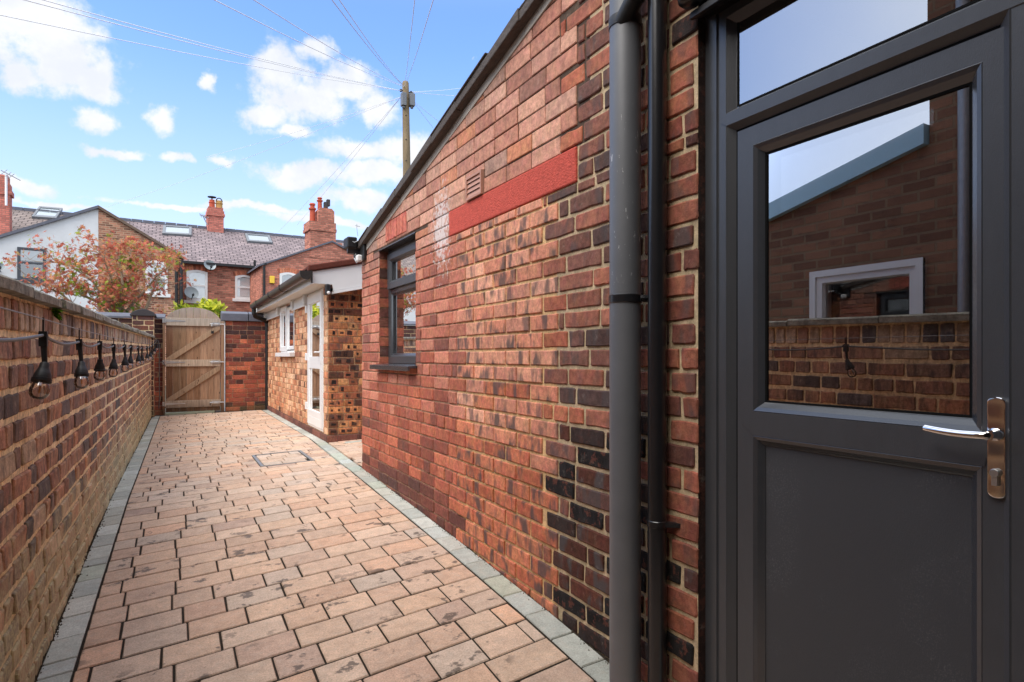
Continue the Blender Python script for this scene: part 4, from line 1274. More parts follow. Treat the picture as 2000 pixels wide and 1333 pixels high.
s.prism(faceY(GY - .03), [(A.x, gz(A.x, GY) - .01), (B.x, gz(B.x, GY) - .01), (B.x, gz(B.x, GY) + .028), (A.x, gz(A.x, GY) + .030)], -.08, .04, (*S(176, 184, 160), 0))
s.build('strip', plain('pale_green_timber', S(168, 174, 150), .8, 0, .2, 20, .2), th_, bev=.003)

# ------------------------------------------------------------------ the brick extension
XE = 1.475
fe = faceX(XE)
EY0, EY1 = 6.76, 11.6
ex = thing('brick_extension', (XE + 1, 8.5, .17), 'low buff brick extension with white door and window, beyond the passage on the right', 'building')
BUFF = [(4, (206, 148, 108), .4), (3, (190, 126, 88), .5), (2.5, (218, 168, 130), .3), (2.2, (172, 108, 76), .6), (1.8, (196, 116, 76), .5), (.9, (140, 86, 62), .7), (.15, (90, 64, 52), .5)]
AMB = [(4, (188, 114, 66), .7), (3, (174, 96, 58), .8), (2.4, (146, 80, 52), .9), (1.6, (202, 136, 84), .6), (1.6, (116, 66, 46), .8), (.7, (88, 54, 42), .8)]
DE = (6.955, .265, 7.83, 1.86)
WE = (8.80, 1.155, 9.99, 1.835)
ETOP = 1.865
rng = random.Random(17)
w = MB()
hl = [DE, WE]
mortar(w, fe, [(EY0, -.1, EY1, ETOP)], S(178, 140, 104), hl)
lay(w, fe, courses(EY0 + .002, EY1, .25, ETOP, .0765, .200, .009, 'frag', rng), lambda r, u, v: pick(r, BUFF, .12), rng, .006, .004, .0015, .006, hl)
fe2 = FR((0, EY0, 0), (1, 0, 0), (0, 0, 1), (0, -1, 0))
ecl = [(-.22, 1.0, 1.80 - .22 * XE)]           # top of the front wall rises with the roof
mortar(w, fe2, [(XE, -.1, 4.2, 2.5)], S(168, 132, 98), (), ecl)
rr = courses(XE + .003, 4.2, .25, 2.5, .0765, .222, .009, 'mix', rng)
lay(w, fe2, rr, lambda r, u, v: pick(r, AMB, .14), rng, .006, .004, .0015, .006, (), ecl)
for r in rr:                                   # square kiln marks
    if r[0] > 2.6: continue
    L = r[2] - r[0]
    if L < .05 or rng.random() < .42: continue
    for k in range(1 if L < .13 else rng.choice((1, 2, 2))):
        u = r[0] + L * (rng.uniform(.3, .6) if L < .13 else (.2 + .45 * k + rng.uniform(-.08, .08)))
        sw, shh = rng.uniform(.010, .034), rng.uniform(.011, .028)
        cv = (r[1] + r[3]) / 2
        if cv + .04 > 1.80 - .22 * XE + .22 * u: continue
        w.poly([fe2(u + dx, cv + dz, .0078) for dx, dz in ((-sw, -shh * rng.uniform(.7, 1)), (sw * rng.uniform(.7, 1), -shh), (sw, shh * rng.uniform(.7, 1)), (-sw * rng.uniform(.7, 1), shh))], pick(rng, [(3, (46, 36, 34), 0), (1.5, (74, 50, 40), 0)], .2))
w.bx(XE + .12, 4.2, EY0 + .12, EY1, 0, .05)
w.build('wall', BRICK_E, ex)
s = MB()                                       # dark plinth course
PLC = [(3, (112, 66, 58), .2), (2, (98, 60, 54), .3), (1, (130, 76, 62), .2)]
fpl = faceX(XE - .012)
mortar(s, fpl, [(EY0 - .012, -.1, EY1, .25)], S(110, 84, 74)); lay(s, fpl, courses(EY0 - .012, EY1, .10, .25, .075, .222, .008, 'str', rng), lambda r, u, v: pick(r, PLC, .12), rng, .005, .004, .0015, .006)
fpl2 = faceY(EY0 - .012)
mortar(s, fpl2, [(XE - .012, -.1, 4.2, .25)], S(110, 84, 74)); lay(s, fpl2, courses(XE - .012, 4.2, .10, .25, .075, .222, .008, 'str', rng), lambda r, u, v: pick(r, PLC, .12), rng, .005, .004, .0015, .006)
s.poly([Vector((XE - .012, EY0 - .012, .25)), Vector((4.2, EY0 - .012, .25)), Vector((4.2, EY0, .25)), Vector((XE, EY0, .25)), Vector((XE, EY1, .25)), Vector((XE - .012, EY1, .25))], (*S(100, 66, 58), 0))
s.build('plinth', BRICK_E, ex)
# door
ed = MB()
ed.ring(fe, DE[0], DE[1], DE[2], DE[3], [(0, -.06), (0, .006), (.03, .006), (.035, -.01)])
ed.ring(fe, DE[0] + .032, DE[1] + .03, DE[2] - .032, DE[3] - .03, [(0, -.01), (0, .02), (.095, .02), (.105, .008), (.105, -.02)])
ed = ed.build('door', UPVC, ex)
s = MB(); zm = 1.03
s.box(fe, DE[0] + .12, DE[2] - .12, zm - .07, zm + .07, -.02, .0185)
s.build('door_rail', UPVC, ed, bev=.003)
s = MB(); s.box(fe, DE[0] + .12, DE[2] - .12, DE[1] + .12, DE[1] + .2, -.02, .0185); s.build('door_rail', UPVC, ed, bev=.003)
for (za, zb) in ((DE[1] + .18, zm - .06), (zm + .06, DE[3] - .12)):
    s = MB(); s.poly([fe(DE[0] + .1, za, .0), fe(DE[2] - .1, za, .0), fe(DE[2] - .1, zb, .0), fe(DE[0] + .1, zb, .0)]); s.build('pane', GLASS, ed)
    s = MB()
    for i in range(1, 4): s.box(fe, DE[0] + .13 + i * .16, DE[0] + .136 + i * .16, za, zb, -.012, -.006)
    n = 7 if zb - za > .6 else 5
    for i in range(1, n): s.box(fe, DE[0] + .12, DE[2] - .12, za + (zb - za) * i / n, za + (zb - za) * i / n + .006, -.012, -.006)
    s.build('leaded_bars', UPVC_OLD, ed)
s = MB(); hy = DE[0] + .075
s.box(fe, hy - .015, hy + .015, 1.02, 1.24, .02, .03); s.tube([fe(hy, 1.15, .03), fe(hy, 1.15, .06), fe(hy + .12, 1.15, .062)], .010, 10)
s.build('handle', UPVC, ed, bev=.003)
for z in (.50, 1.10, 1.68):
    s = MB(); s.box(fe, DE[2] - .035, DE[2] + .02, z - .045, z + .045, .008, .04); s.build('hinge', UPVC, ed, bev=.004)
s = MB(); s.ring(fe, DE[0], DE[1], DE[2], DE[3], [(0, -.06), (0, -1.2), (.3, -1.2)]); s.build('door_recess', INTER, ed)
# window
ew = MB()
ew.ring(fe, WE[0], WE[1], WE[2], WE[3] + .02, [(0, -.06), (0, .004), (.045, .004), (.045, -.02)])
ew = ew.build('window', UPVC, ex)
mid = (WE[0] + WE[2]) / 2
for (a, b, out_n) in ((WE[0] + .02, mid, .004), (mid, WE[2] - .02, .022)):
    s = MB(); s.ring(fe, a, WE[1] + .03, b, WE[3], [(0, 0), (0, out_n), (.06, out_n), (.07, out_n - .012), (.07, -.02)]); f_ = s.build('casement', UPVC, ew)
    s = MB(); s.poly([fe(a + .06, WE[1] + .08, -.004), fe(b - .06, WE[1] + .08, -.004), fe(b - .06, WE[3] - .05, -.004), fe(a + .06, WE[3] - .05, -.004)]); s.build('pane', GLASS, f_)
    s = MB()
    for i in (1, 2): s.box(fe, a + .07, b - .07, WE[1] + .09 + i * .165, WE[1] + .10 + i * .165, -.014, -.008)
    s.box(fe, (a + b) / 2 - .004, (a + b) / 2 + .004, WE[1] + .09, WE[3] - .06, -.014, -.008)
    s.build('glazing_bar', UPVC, f_)
s = MB(); s.ring(fe, WE[0], WE[1], WE[2], WE[3], [(0, -.06), (0, -1.0), (.3, -1.0)]); s.build('window_recess', INTER, ew)
s = MB(); s.box(fe, WE[0] - .04, WE[2] + .09, WE[1] - .055, WE[1] + .004, -.06, .075); s.build('sill', UPVC, ew, bev=.004)
# white frieze boards under the eaves
for (a, b) in ((DE[2] + .02, WE[0] - .02), (WE[2] + .02, EY1 - .02)):
    s = MB(); s.box(fe, a, b, 1.735, ETOP, .008, .030); s.box(fe, a, b, 1.722, 1.745, .030, .045)
    for q in (a, b - .09): s.box(fe, q, q + .09, 1.74, ETOP, .031, .06)
    s.build('frieze_board', UPVC_OLD, ex, bev=.004)
# roof, soffit, fascia, gutter
XG = 1.285
RY0 = 6.60
s = MB(); s.bx(XG, XE + .02, RY0 + .02, EY1 + .05, 1.865, 1.885); s.build('soffit', SOFFIT, ex)
s = MB(); s.bx(XG - .018, XG, RY0, EY1 + .05, 1.855, 2.00); s.build('fascia', UPVC_OLD, ex)
fr_ = faceY(RY0)
sl = .225
s = MB()
zA = lambda X: 1.985 + sl * (X - XG)
s.prism(fr_, [(XG - .018, 1.862), (XE + .012, 1.862), (XE + .03, 1.775 + .0), (4.2, 1.775 + sl * (4.2 - XE)), (4.2, zA(4.2)), (XG - .018, zA(XG))], -.02, .0)
s.build('barge_board', plain('white_barge_board', (.74, .74, .73), .35, 0, .4, 4, .05), ex, bev=.003)
s = MB(); s.prism(fr_, [(XE + .02, 1.765), (4.2, 1.765 + sl * (4.2 - XE)), (4.2, 1.79 + sl * (4.2 - XE)), (XE + .02, 1.79)], -.06, .012)
s.prism(fr_, [(XE + .02, 1.800), (4.2, 1.80 + sl * (4.2 - XE)), (4.2, 1.806 + sl * (4.2 - XE)), (XE + .02, 1.806)], -.02, .004)
s.build('bottom_trim', UPVC, ex)
s = MB(); s.prism(fr_, [(XG - .05, zA(XG) - .002), (4.2, zA(4.2) - .002), (4.2, zA(4.2) + .062), (XG - .05, zA(XG) + .062)], -.05, .028); s.build('verge', VERGEB, ex, bev=.012)
s = MB(); s.prism(fr_, [(XG - .05, zA(XG) + .03), (4.2, zA(4.2) + .03), (4.2, zA(4.2) + .05), (XG - .05, zA(XG) + .05)], -5.1, -.05); s.build('roof', VERGEB, ex)
GXc, GZc = XG - .075, 1.950
s = MB()
prof = [(-.055, .022)] + [(-.055 * math.cos(PI * i / 10), -.052 * math.sin(PI * i / 10)) for i in range(11)] + [(.055, .03)]
y0, y1 = RY0 - .05, 11.2
vs = [Vector((GXc + a, y0, GZc + b)) for a, b in prof] + [Vector((GXc + a, y1, GZc + b - .0)) for a, b in prof]
k = len(prof)
s.add(vs, [(i, i + 1, k + i + 1, k + i) for i in range(k - 1)] + [tuple(range(k)), tuple(range(k, 2 * k))])
g_ = s.build('gutter', BROWNG, ex, smooth=True)
for y in (y0 + .015, 8.0, 9.0, 10.4):
    s = MB()
    pr_ = [(a * 1.12, b * 1.12 + (.004 if b > 0 else 0)) for a, b in prof]
    wd = .03
    vs = [Vector((GXc + a, y - wd, GZc + b)) for a, b in pr_] + [Vector((GXc + a, y + wd, GZc + b)) for a, b in pr_]
    s.add(vs, [(i, i + 1, k + i + 1, k + i) for i in range(k - 1)] + [tuple(range(k)), tuple(range(k, 2 * k))])
    s.build('gutter_bracket', BROWNG, g_, smooth=True)
s = MB()
dp = onY(522, 700, 11.45)
s.tube([(GXc, 11.12, GZc - .04), (GXc, 11.12, GZc - .12), (GXc + .03, 11.2, GZc - .17), (dp.x - .03, 11.4, GZc - .22), (dp.x, 11.45, GZc - .28), (dp.x, 11.45, .17)], .036, 16)
s.lathe([(.036, 0), (.044, .002), (.044, .05), (.036, .052)], (dp.x, 11.45, GZc - .30), seg=16)
s.build('downpipe', BLACKM, ex, smooth=True)
# small lamp at the soffit corner
sl_ = thing('security_lamp', (XE - .02, RY0 - .04, 1.8), 'small black security lamp under the white barge board of the extension', 'lamp')
c = onY(641, 556, RY0 - .03); c3 = onY(640, 577, RY0 - .03)
s = MB(); s.bx(c.x - .035, c.x + .012, RY0 - .09, RY0 - .002, c3.z, c.z); s.build('lamp_body', BLACKM, sl_, bev=.015, seg=3)
s = MB(); s.lathe([(.016, 0), (.018, .01), (.008, .02)], (c3.x - .006, RY0 - .092, c3.z + .022), (0, -1, -.4), 14); s.build('lens', UPVC, sl_, smooth=True)

# ------------------------------------------------------------------ terrace beyond the alley
TM = .06                                       # the row stands slightly askew to the path
TU = Vector((1, TM, 0)).normalized()
def TF(y0): return FR((0, y0, 0), (1, TM, 0), (0, 0, 1), (TM, -1, 0))     # u = X
def onT(x, y, y0): return hit(x, y, (0, y0), (-TM, 1))
FY, OY, RYD = 28.7, 26.0, 33.0
ff, fo = TF(FY), TF(OY)

def arch_window(parent, fr_, x0, x1, z0, z1, rise=.06, n=.0, split=True, mat=UPVC_OLD, blind='full', label=None):
    k = 8; wd = .085
    top = lambda i, a, b, zz, rr: (a + (b - a) * i / k, zz + rr * math.sin(PI * i / k))
    outer = [(x0, z0), (x1, z0)] + [top(i, x1, x0, z1, rise) for i in range(k + 1)]
    inner = [(x0 + wd, z0 + wd), (x1 - wd, z0 + wd)] + [top(i, x1 - wd, x0 + wd, z1 - wd, rise) for i in range(k + 1)]
    s = MB(); q = len(outer)
    s.add([fr_(u, v, n + .055) for u, v in outer] + [fr_(u, v, n + .055) for u, v in inner] + [fr_(u, v, n - .08) for u, v in outer] + [fr_(u, v, n + .02) for u, v in inner],
          [(i, (i + 1) % q, q + (i + 1) % q, q + i) for i in range(q)] + [(i, (i + 1) % q, 2 * q + (i + 1) % q, 2 * q + i) for i in range(q)] + [(q + i, q + (i + 1) % q, 3 * q + (i + 1) % q, 3 * q + i) for i in range(q)])
    if split:
        zm_ = z0 + (z1 - z0) * .52
        s.box(fr_, x0 + wd, x1 - wd, zm_ - .035, zm_ + .035, n + .01, n + .052)
    wn = s.build('window', mat, parent)
    s = MB(); s.poly([fr_(u, v, n + .030) for u, v in inner]); s.build('pane', GLASS, wn)
    s = MB(); s.poly([fr_(u, v, n + .006) for u, v in outer]); s.build('window_recess', INTER, wn)
    if blind:
        zb = z0 if blind == 'full' else z0 + (z1 - z0) * .5
        s = MB(); s.box(fr_, x0 + wd, x1 - wd, zb + .1, z1 - .03, n + .010, n + .016); s.build('blind', CURTAIN, wn)
    s = MB(); s.box(fr_, x0 - .1, x1 + .1, z0 - .13, z0 - .002, n - .05, n + .09); s.build('sill', mat, wn, bev=.01)
    return wn
def arch_bricks(s, fr_, x0, x1, z1, rise, rng, pal, h=.2, n=.012):
    c = int((x1 - x0 + .1) / .078)
    for i in range(c):
        a = x0 - .06 + (x1 - x0 + .12) * i / c; b = x0 - .06 + (x1 - x0 + .12) * (i + 1) / c
        za = z1 + rise * math.sin(PI * min(max((a - x0) / (x1 - x0), 0), 1)); zb = z1 + rise * math.sin(PI * min(max((b - x0) / (x1 - x0), 0), 1))
        lean = ((a + b) / 2 - (x0 + x1) / 2) * .12
        col = pick(rng, pal, .15)
        s.prism(fr_, [(a + .005, za + .01), (b - .005, zb + .01), (b - .005 + lean, zb + h), (a + .005 + lean, za + h)], -.01, n, (*col[:3], 0))
ARCH = [(2, (190, 104, 74), .2), (1, (150, 80, 60), .3), (1, (206, 122, 88), .1)]

apex = onT(192, 405, OY); re_ = onT(352, 500, OY); le_z = onT(0, 463, OY)
ridge_z = onT(410, 447, RYD).z
eave_z = onT(400, 511, FY).z
px_ = lambda x, y0: onT(x, 600, y0).x
bx0, bx1 = apex.x, px_(350, OY)                 # brick half of the paired outrigger
chx = px_(421, RYD)
xr_ = 16.0
def slope_roof(parent, x0, x1, mat):
    s = MB(); e = .25
    s.poly([ff(x0, eave_z - .12, e), ff(x1, eave_z - .12, e), TF(RYD)(x1, ridge_z, 0), TF(RYD)(x0, ridge_z, 0)])
    s.poly([TF(RYD + 4.5)(x0, eave_z - .12, 0), TF(RYD + 4.5)(x1, eave_z - .12, 0), TF(RYD)(x1, ridge_z - .002, 0), TF(RYD)(x0, ridge_z - .002, 0)])
    r_ = s.build('roof', mat, parent)
    s = MB()
    x = x0
    while x < x1:
        b = min(x + .45, x1); s.prism(FR((0, 0, 0), (1, TM, 0), (0, 0, 1), (0, 1, 0)), [(x, ridge_z - .06), (b - .02, ridge_z - .06), (b - .02, ridge_z + .07 + RNG.uniform(-.01, .01)), (x, ridge_z + .07)], RYD - .13, RYD + .13); x = b
    s.build('ridge_tiles', SLATECOP, r_)
    return r_
def skylight(parent, pts):
    """roof window from its four photographed corners on the real roof plane"""
    O = ff(0, eave_z - .12, .25); A = TU; B = TF(RYD)(0, ridge_z, 0) - O
    n = A.cross(B).normalized()
    if n.z < 0: n = -n
    P = []
    for (x, y) in pts:
        q = ray(x, y); e = Vector((0, 0, EYE)); t = (O - e).dot(n) / q.dot(n); P.append(e + q * t)
    U = (P[1] - P[0]); V = (P[3] - P[0])
    fr_ = FR(P[0], U, V, n)
    s = MB()
    for (u0, u1, v0, v1) in ((-.06, .05, -.14, 1.1), (.95, 1.06, -.14, 1.1), (.05, .95, -.14, .06), (.05, .95, .95, 1.1)): s.box(fr_, u0, u1, v0, v1, -.02, .10)
    k = s.build('skylight', plain('grey_skylight_frame', (.16, .17, .18), .5) if 'grey_skylight_frame' not in MATS else MATS['grey_skylight_frame'], parent, bev=.01)
    s = MB(); s.poly([fr_(.04, .04, .07), fr_(.96, .04, .07), fr_(.96, .97, .07), fr_(.04, .97, .07)]); s.build('pane', MATS['skylight_glass'], k)
plain('skylight_glass', (.20, .24, .24), .06, 0, 1.0, coat=1.0)

# --- house 1: white rendered half
h1 = thing('terraced_house', (apex.x - 3, OY + 4, 0), 'white rendered terraced house end with slate roof, far left beyond the boundary wall', 'house', 'terraced houses beyond the alley')
s = MB()
wx = px_(-420, OY)
sl1 = (apex.z - le_z.z) / (apex.x - le_z.x)
s.prism(fo, [(wx, 0), (apex.x - .002, 0), (apex.x - .002, apex.z - .05), (wx, apex.z - .05 - sl1 * (apex.x - wx))], -2.75, 0)
s.build('rendered_wall', REND, h1)
s = MB(); s.prism(fo, [(apex.x + .0, apex.z - .05), (apex.x, apex.z + .05), (wx, apex.z + .05 - sl1 * (apex.x - wx)), (wx, apex.z - .05 - sl1 * (apex.x - wx))], -2.9, .1); s.build('verge', SLATECOP, h1)
slope_roof(h1, -14, bx0 + .2, SLATE2)
s = MB(); s.prism(ff, [(-14, 0), (wx, 0), (wx, eave_z), (-14, eave_z)], -4, 0); s.build('wall', TB_OLD, h1)
a, b = onT(34, 483, OY), onT(90, 548, OY)
wn = arch_window(h1, fo, a.x, b.x, b.z, a.z, 0, .0, True, plain('dark_grey_window', (.05, .055, .065), .4), 'half')
skylight(h1, [(66, 425), (109, 428), (113, 414), (78, 409)])
fc = TF(29.6)
cA, cB = onT(-30, 340, 29.6), onT(23, 398, 29.6)
s = MB()
s.box(fc, cA.x, cB.x - .06, cB.z - 2, cB.z + .75, -.6, 0); s.box(fc, cA.x - .03, cB.x, cB.z + .32, cB.z + .50, -.64, .04); s.box(fc, cA.x, cB.x - .12, cB.z + .75, cB.z + 1.05, -.6, 0)
s.build('chimney', TB_CHIM, h1)
s = MB(); s.tube([onT(12, 402, 29.5), onT(12, 342, 29.5)], .04, 8); s.build('vent_pipe', UPVC, h1)
s = MB(); p_ = onT(14, 344, 29.4)
s.tube([onT(2, 333, 29.4), onT(40, 353, 29.4)], .018, 6)
for x, y in ((8, 336), (16, 341), (22, 344)): s.tube([onT(x - 5, y + 4, 29.3), onT(x + 6, y - 4, 29.3)], .012, 6)
tag(s.build('television_aerial', DULLM), 'small television aerial on the chimney at the far left edge', 'aerial')

# --- house 2: brick half, main front and chimney
h2 = thing('terraced_house', (0, FY, 0), 'red brick terraced house with arched white windows, directly behind the acer and the gate', 'house', 'terraced houses beyond the alley')
s = MB()
ez = re_.z
s.prism(fo, [(apex.x + .002, 0), (bx1, 0), (bx1, ez), (apex.x + .002, apex.z - .05)], -2.75, 0)
s.build('gable_wall', TB_OLD, h2)
s = MB(); s2 = (apex.z - ez) / (bx1 - apex.x)
s.prism(fo, [(apex.x + .002, apex.z - .05), (apex.x + .002, apex.z + .05), (bx1 + .15, ez + .05 - s2 * .15), (bx1 + .15, ez - .05 - s2 * .15)], -3.5, .1); s.build('verge', plain('mortar_bedded_verge', S(110, 94, 82), .9, 0, .2, 8, .3), h2)
s = MB(); s.poly([ff(bx1 - .5, 0, 0), ff(chx, 0, 0), ff(chx, eave_z, 0), ff(bx1 - .5, eave_z, 0)]); s.build('wall', TB_MID, h2)
slope_roof(h2, bx0 + .2, chx, SLATE)
rng = random.Random(31)
s = MB()
wA = (onT(284, 512, OY), onT(327, 575, OY)); wB = (onT(364, 530, FY), onT(405, 588, FY))
arch_bricks(s, fo, wA[0].x, wA[1].x, wA[0].z, .06, rng, ARCH); arch_bricks(s, ff, wB[0].x, wB[1].x, wB[0].z, .07, rng, ARCH)
s.build('brick_arches', BRICK_G, h2)
arch_window(h2, fo, wA[0].x, wA[1].x, wA[1].z, wA[0].z, .07, 0, True, UPVC_OLD, 'half')
arch_window(h2, ff, wB[0].x, wB[1].x, wB[1].z, wB[0].z, .07, 0, True, UPVC_OLD, 'full')
s = MB(); a, b = onT(362, 603, FY), onT(402, 612, FY); s.box(ff, a.x - .2, b.x + .2, b.z, a.z, 0, .6); s.build('lead_roof', LEAD, h2)
skylight(h2, [(320, 458), (371, 461), (369, 449), (322, 445)])
s = MB(); s.box(ff, bx1 + .05, chx, eave_z - .17, eave_z - .07, .17, .30); s.build('gutter', BLACKM, h2)
s = MB(); a = onT(346, 560, OY)
s.tube([fo(bx1 - .10, ez - .1, .07), fo(bx1 - .10, 0, .07)], .05, 10); s.tube([fo(bx1 + .06, ez - .15, .07), fo(bx1 + .06, 0, .07)], .06, 10); s.build('downpipe', BLACKM, h2, smooth=True)
fcc = TF(RYD - .45)
c0, c1 = onT(406, 460, RYD - .45), onT(437, 460, RYD - .45)
ch = MB(); cz = ridge_z - .45
zt_ = onT(421, 405, RYD - .45).z
ch.box(fcc, c0.x, c1.x, cz - .3, zt_ - .42, -.75, 0); ch.box(fcc, c0.x - .05, c1.x + .05, zt_ - .42, zt_ - .30, -.8, .05); ch.box(fcc, c0.x - .02, c1.x + .02, zt_ - .30, zt_ - .16, -.77, .02); ch.box(fcc, c0.x + .02, c1.x - .02, zt_ - .16, zt_, -.73, -.02)
ch = ch.build('chimney', TB_CHIM, h2)
s = MB(); s.box(fcc, c0.x - .07, c1.x + .1, cz - .12, cz + .02, -.5, .03); s.build('lead_flashing', LEAD, ch)
for (x, y, mat, rr, cap) in ((414, 391, CLAYPOT, .13, 1), (428, 393, BUFFPOT, .15, 0)):
    t_p = onT(x, y, RYD - .1); H = t_p.z - zt_
    o_ = Vector((t_p.x, t_p.y, zt_))
    s = MB(); s.lathe([(rr, 0), (rr * .95, H * .6), (rr * 1.12, H * .62), (rr * 1.12, H * .72), (rr * .9, H * .75), (rr * .9, H)], o_, seg=14); pt_ = s.build('chimney_pot', mat, ch, smooth=True)
    if cap:
        s = MB(); s.lathe([(.03, H), (.03, H + .12)], o_, seg=8); s.lathe([(rr * 1.5, H + .12), (rr * 1.5, H + .15), (.01, H + .19)], o_, seg=14); s.build('cowl', BLACKM, pt_)
    else:
        s = MB(); s.tube([o_ + Vector((rr * math.cos(a) * .9, 0, H - .05 + rr * 1.25 * math.sin(a))) for a in [PI * i / 8 for i in range(9)]], .025, 6); s.build('cowl', BLACKM, pt_)
s = MB()
s.tube([onT(396, 421, RYD - .5), onT(405, 440, RYD - .5)], .025, 6); s.tube([onT(390, 420, RYD - .5), onT(408, 426, RYD - .5)], .018, 6)
for x in (392, 396, 400): s.tube([onT(x - 2, 417 + (x - 392) * .3, RYD - .6), onT(x + 2, 425 + (x - 392) * .3, RYD - .6)], .014, 6)
tag(s.build('television_aerial', DULLM), 'small television aerial left of the orange brick chimney on the ridge', 'aerial')

# --- house 3: right outrigger with the big stack
h3 = thing('terraced_house', (5.5, FY, 0), 'orange brick terraced house with broad stepped chimney stack on its near gable', 'house', 'terraced houses beyond the alley')
o3l = px_(511, OY)
ap3 = onT(648, 474, OY); oe = onT(511, 519, OY)
s = MB()
s3 = (ap3.z - oe.z) / (ap3.x - oe.x)
o3r = ap3.x * 2 - o3l
s.prism(fo, [(o3l, 0), (o3r, 0), (o3r, oe.z), (ap3.x, ap3.z), (o3l, oe.z)], -2.75, 0)
s.build('gable_wall', TB_RIGHT, h3)
s = MB(); s.poly([ff(chx, 0, 0), ff(o3l + .1, 0, 0), ff(o3l + .1, eave_z, 0), ff(chx, eave_z, 0)]); s.build('wall', TB_MID, h3)
slope_roof(h3, chx, xr_, SLATE)
s = MB()
for sg_, xe in ((-1, o3l - .12), (1, o3r + .12)):
    s.prism(fo, [(ap3.x, ap3.z), (ap3.x, ap3.z + .07), (xe, oe.z + .07 - s3 * .12), (xe, oe.z - s3 * .12)], -3.5, .08)
s.build('verge', SLATECOP, h3)
s = MB()
wC = (onT(459, 540, FY), onT(495, 585, FY)); wD = (onT(546, 535, OY), onT(580, 590, OY))
arch_bricks(s, ff, wC[0].x, wC[1].x, wC[0].z, .07, rng, ARCH); arch_bricks(s, fo, wD[0].x, wD[1].x, wD[0].z, .07, rng, ARCH)
s.build('brick_arches', BRICK_G, h3)
arch_window(h3, ff, wC[0].x, wC[1].x, wC[1].z, wC[0].z, .07, 0, True, UPVC_OLD, 'full')
arch_window(h3, fo, wD[0].x, wD[1].x, wD[1].z, wD[0].z, .07, 0, True, UPVC_OLD, 'half')
skylight(h3, [(485, 473), (529, 476), (524, 464), (481, 461)])
s = MB(); s.box(ff, chx, o3l, eave_z - .17, eave_z - .07, .17, .30); s.build('gutter', BLACKM, h3)
s = MB()
q1 = onT(500, 520, FY - .1); q2 = onT(505, 535, FY - .1)
s.tube([(q1.x - .05, q1.y, q1.z + .25), (q1.x - .05, q1.y, q1.z - .15), (q2.x, q2.y, q2.z), (q2.x, q2.y, 0)], .05, 10)
s.tube([onT(519, 516, OY - .1), onT(506, 530, FY - .2)], .05, 10)
q3 = onT(516, 520, OY - .07); s.tube([q3, (q3.x, q3.y, 0)], .045, 10)
s.build('downpipe', BLACKM, h3, smooth=True)
k = lambda x, y: onT(x, y, OY - .02)
st_ = MB()
L0, L1 = k(606, 470), k(655, 470)
z_ = lambda y: k(630, y).z
st_.box(fo, k(606, 0).x, k(656, 0).x, ap3.z - .7, z_(452), -.9, .02)
st_.box(fo, k(656, 0).x, k(668, 0).x, ap3.z - .7, z_(472), -.9, .018)
st_.box(fo, k(603, 0).x, k(657, 0).x, z_(452), z_(446), -.95, .06); st_.box(fo, k(604, 0).x, k(656, 0).x, z_(446), z_(434), -.92, .04)
st_.prism(fo, [(k(622, 0).x, z_(434)), (k(653, 0).x, z_(434)), (k(653, 0).x, z_(411)), (k(648, 0).x, z_(406)), (k(626, 0).x, z_(406)), (k(622, 0).x, z_(411))], -.7, .02)
st_ = st_.build('chimney', TB_RIGHT, h3)
for (x, y0, y1, mat, rr) in ((613.5, 434, 393, CLAYPOT, .115), (628, 406, 382, CLAYPOT, .095)):
    o_ = k(x, y0) + Vector((0, .35, 0)); H = (k(x, y1).z - k(x, y0).z)
    s = MB(); s.lathe([(rr, 0), (rr * .92, H * .62), (rr * 1.35, H * .68), (rr * 1.35, H * .74), (rr * .8, H * .76), (rr * .8, H * .86), (rr * 1.15, H * .9), (rr * .9, H * .97), (.01, H)], o_, seg=14); s.build('chimney_pot', mat, st_, smooth=True)
s = MB(); o_ = k(643, 405) + Vector((0, .3, 0)); s.bx(o_.x - .16, o_.x, o_.y - .1, o_.y + .1, o_.z, o_.z + .26); s.bx(o_.x - .05, o_.x + .09, o_.y - .1, o_.y + .1, o_.z + .1, o_.z + .38)
s.build('flue_terminal', BLUEBRICK, st_, bev=.02)
s = MB(); a, b = onT(526.5, 539.5, OY - .03), onT(536, 554.5, OY - .03); s.bx(a.x, b.x, a.y - .08, a.y + .02, b.z, a.z)
tag(s.build('alarm_box', ALARM, None, bev=.02), 'yellow alarm box on the orange brick gable beside its window', 'alarm box')
s = MB(); p_ = onT(697, 447, 27); s.tube([onT(699, 462, 27), p_, onT(697, 438, 27)], .012, 6); s.tube([onT(694, 441, 27), onT(703, 443, 27)], .012, 6)
tag(s.build('television_aerial', DULLM), 'tiny television aerial just left of the wing roof edge', 'aerial')

def dish(cx, cy, rpx, y0, label):
    c = onT(cx, cy, y0 - .35); r = rpx / F * (ray(cx, cy).x * 0 + (c - Vector((0, 0, EYE))).dot(Vector((SN, CS, 0))))
    ax = Vector((.25, -1, .45)).normalized()
    t_ = thing('satellite_dish', c, label, 'satellite dish', 'satellite dishes on the terrace')
    s = MB(); s.lathe([(.01, -.10), (r * .5, -.075), (r * .8, -.035), (r, 0), (r * .99, .012), (r * .8, -.02), (r * .5, -.06), (.01, -.085)], c, ax, 24); s.build('reflector', DISHM, t_, smooth=True)
    s = MB(); b_ = c + Vector((0, 0, -r)); tip = c + ax * r * 1.1 + Vector((.0, 0, -r * .75))
    s.tube([b_, tip], .018, 6); s.lathe([(.04, 0), (.05, .05), (.04, .1)], tip, -ax, 10); s.build('feed_arm', BLACKM, t_)
    s = MB(); s.tube([c - ax * .1, c - ax * .12 + Vector((-.05, .12, -.1)), Vector((c.x - .05, c.y + .36, c.z - .12))], .025, 6); s.build('bracket', BLACKM, t_)
dish(410, 518, 11, FY, 'grey satellite dish high under the gutter, right of an arched white window')
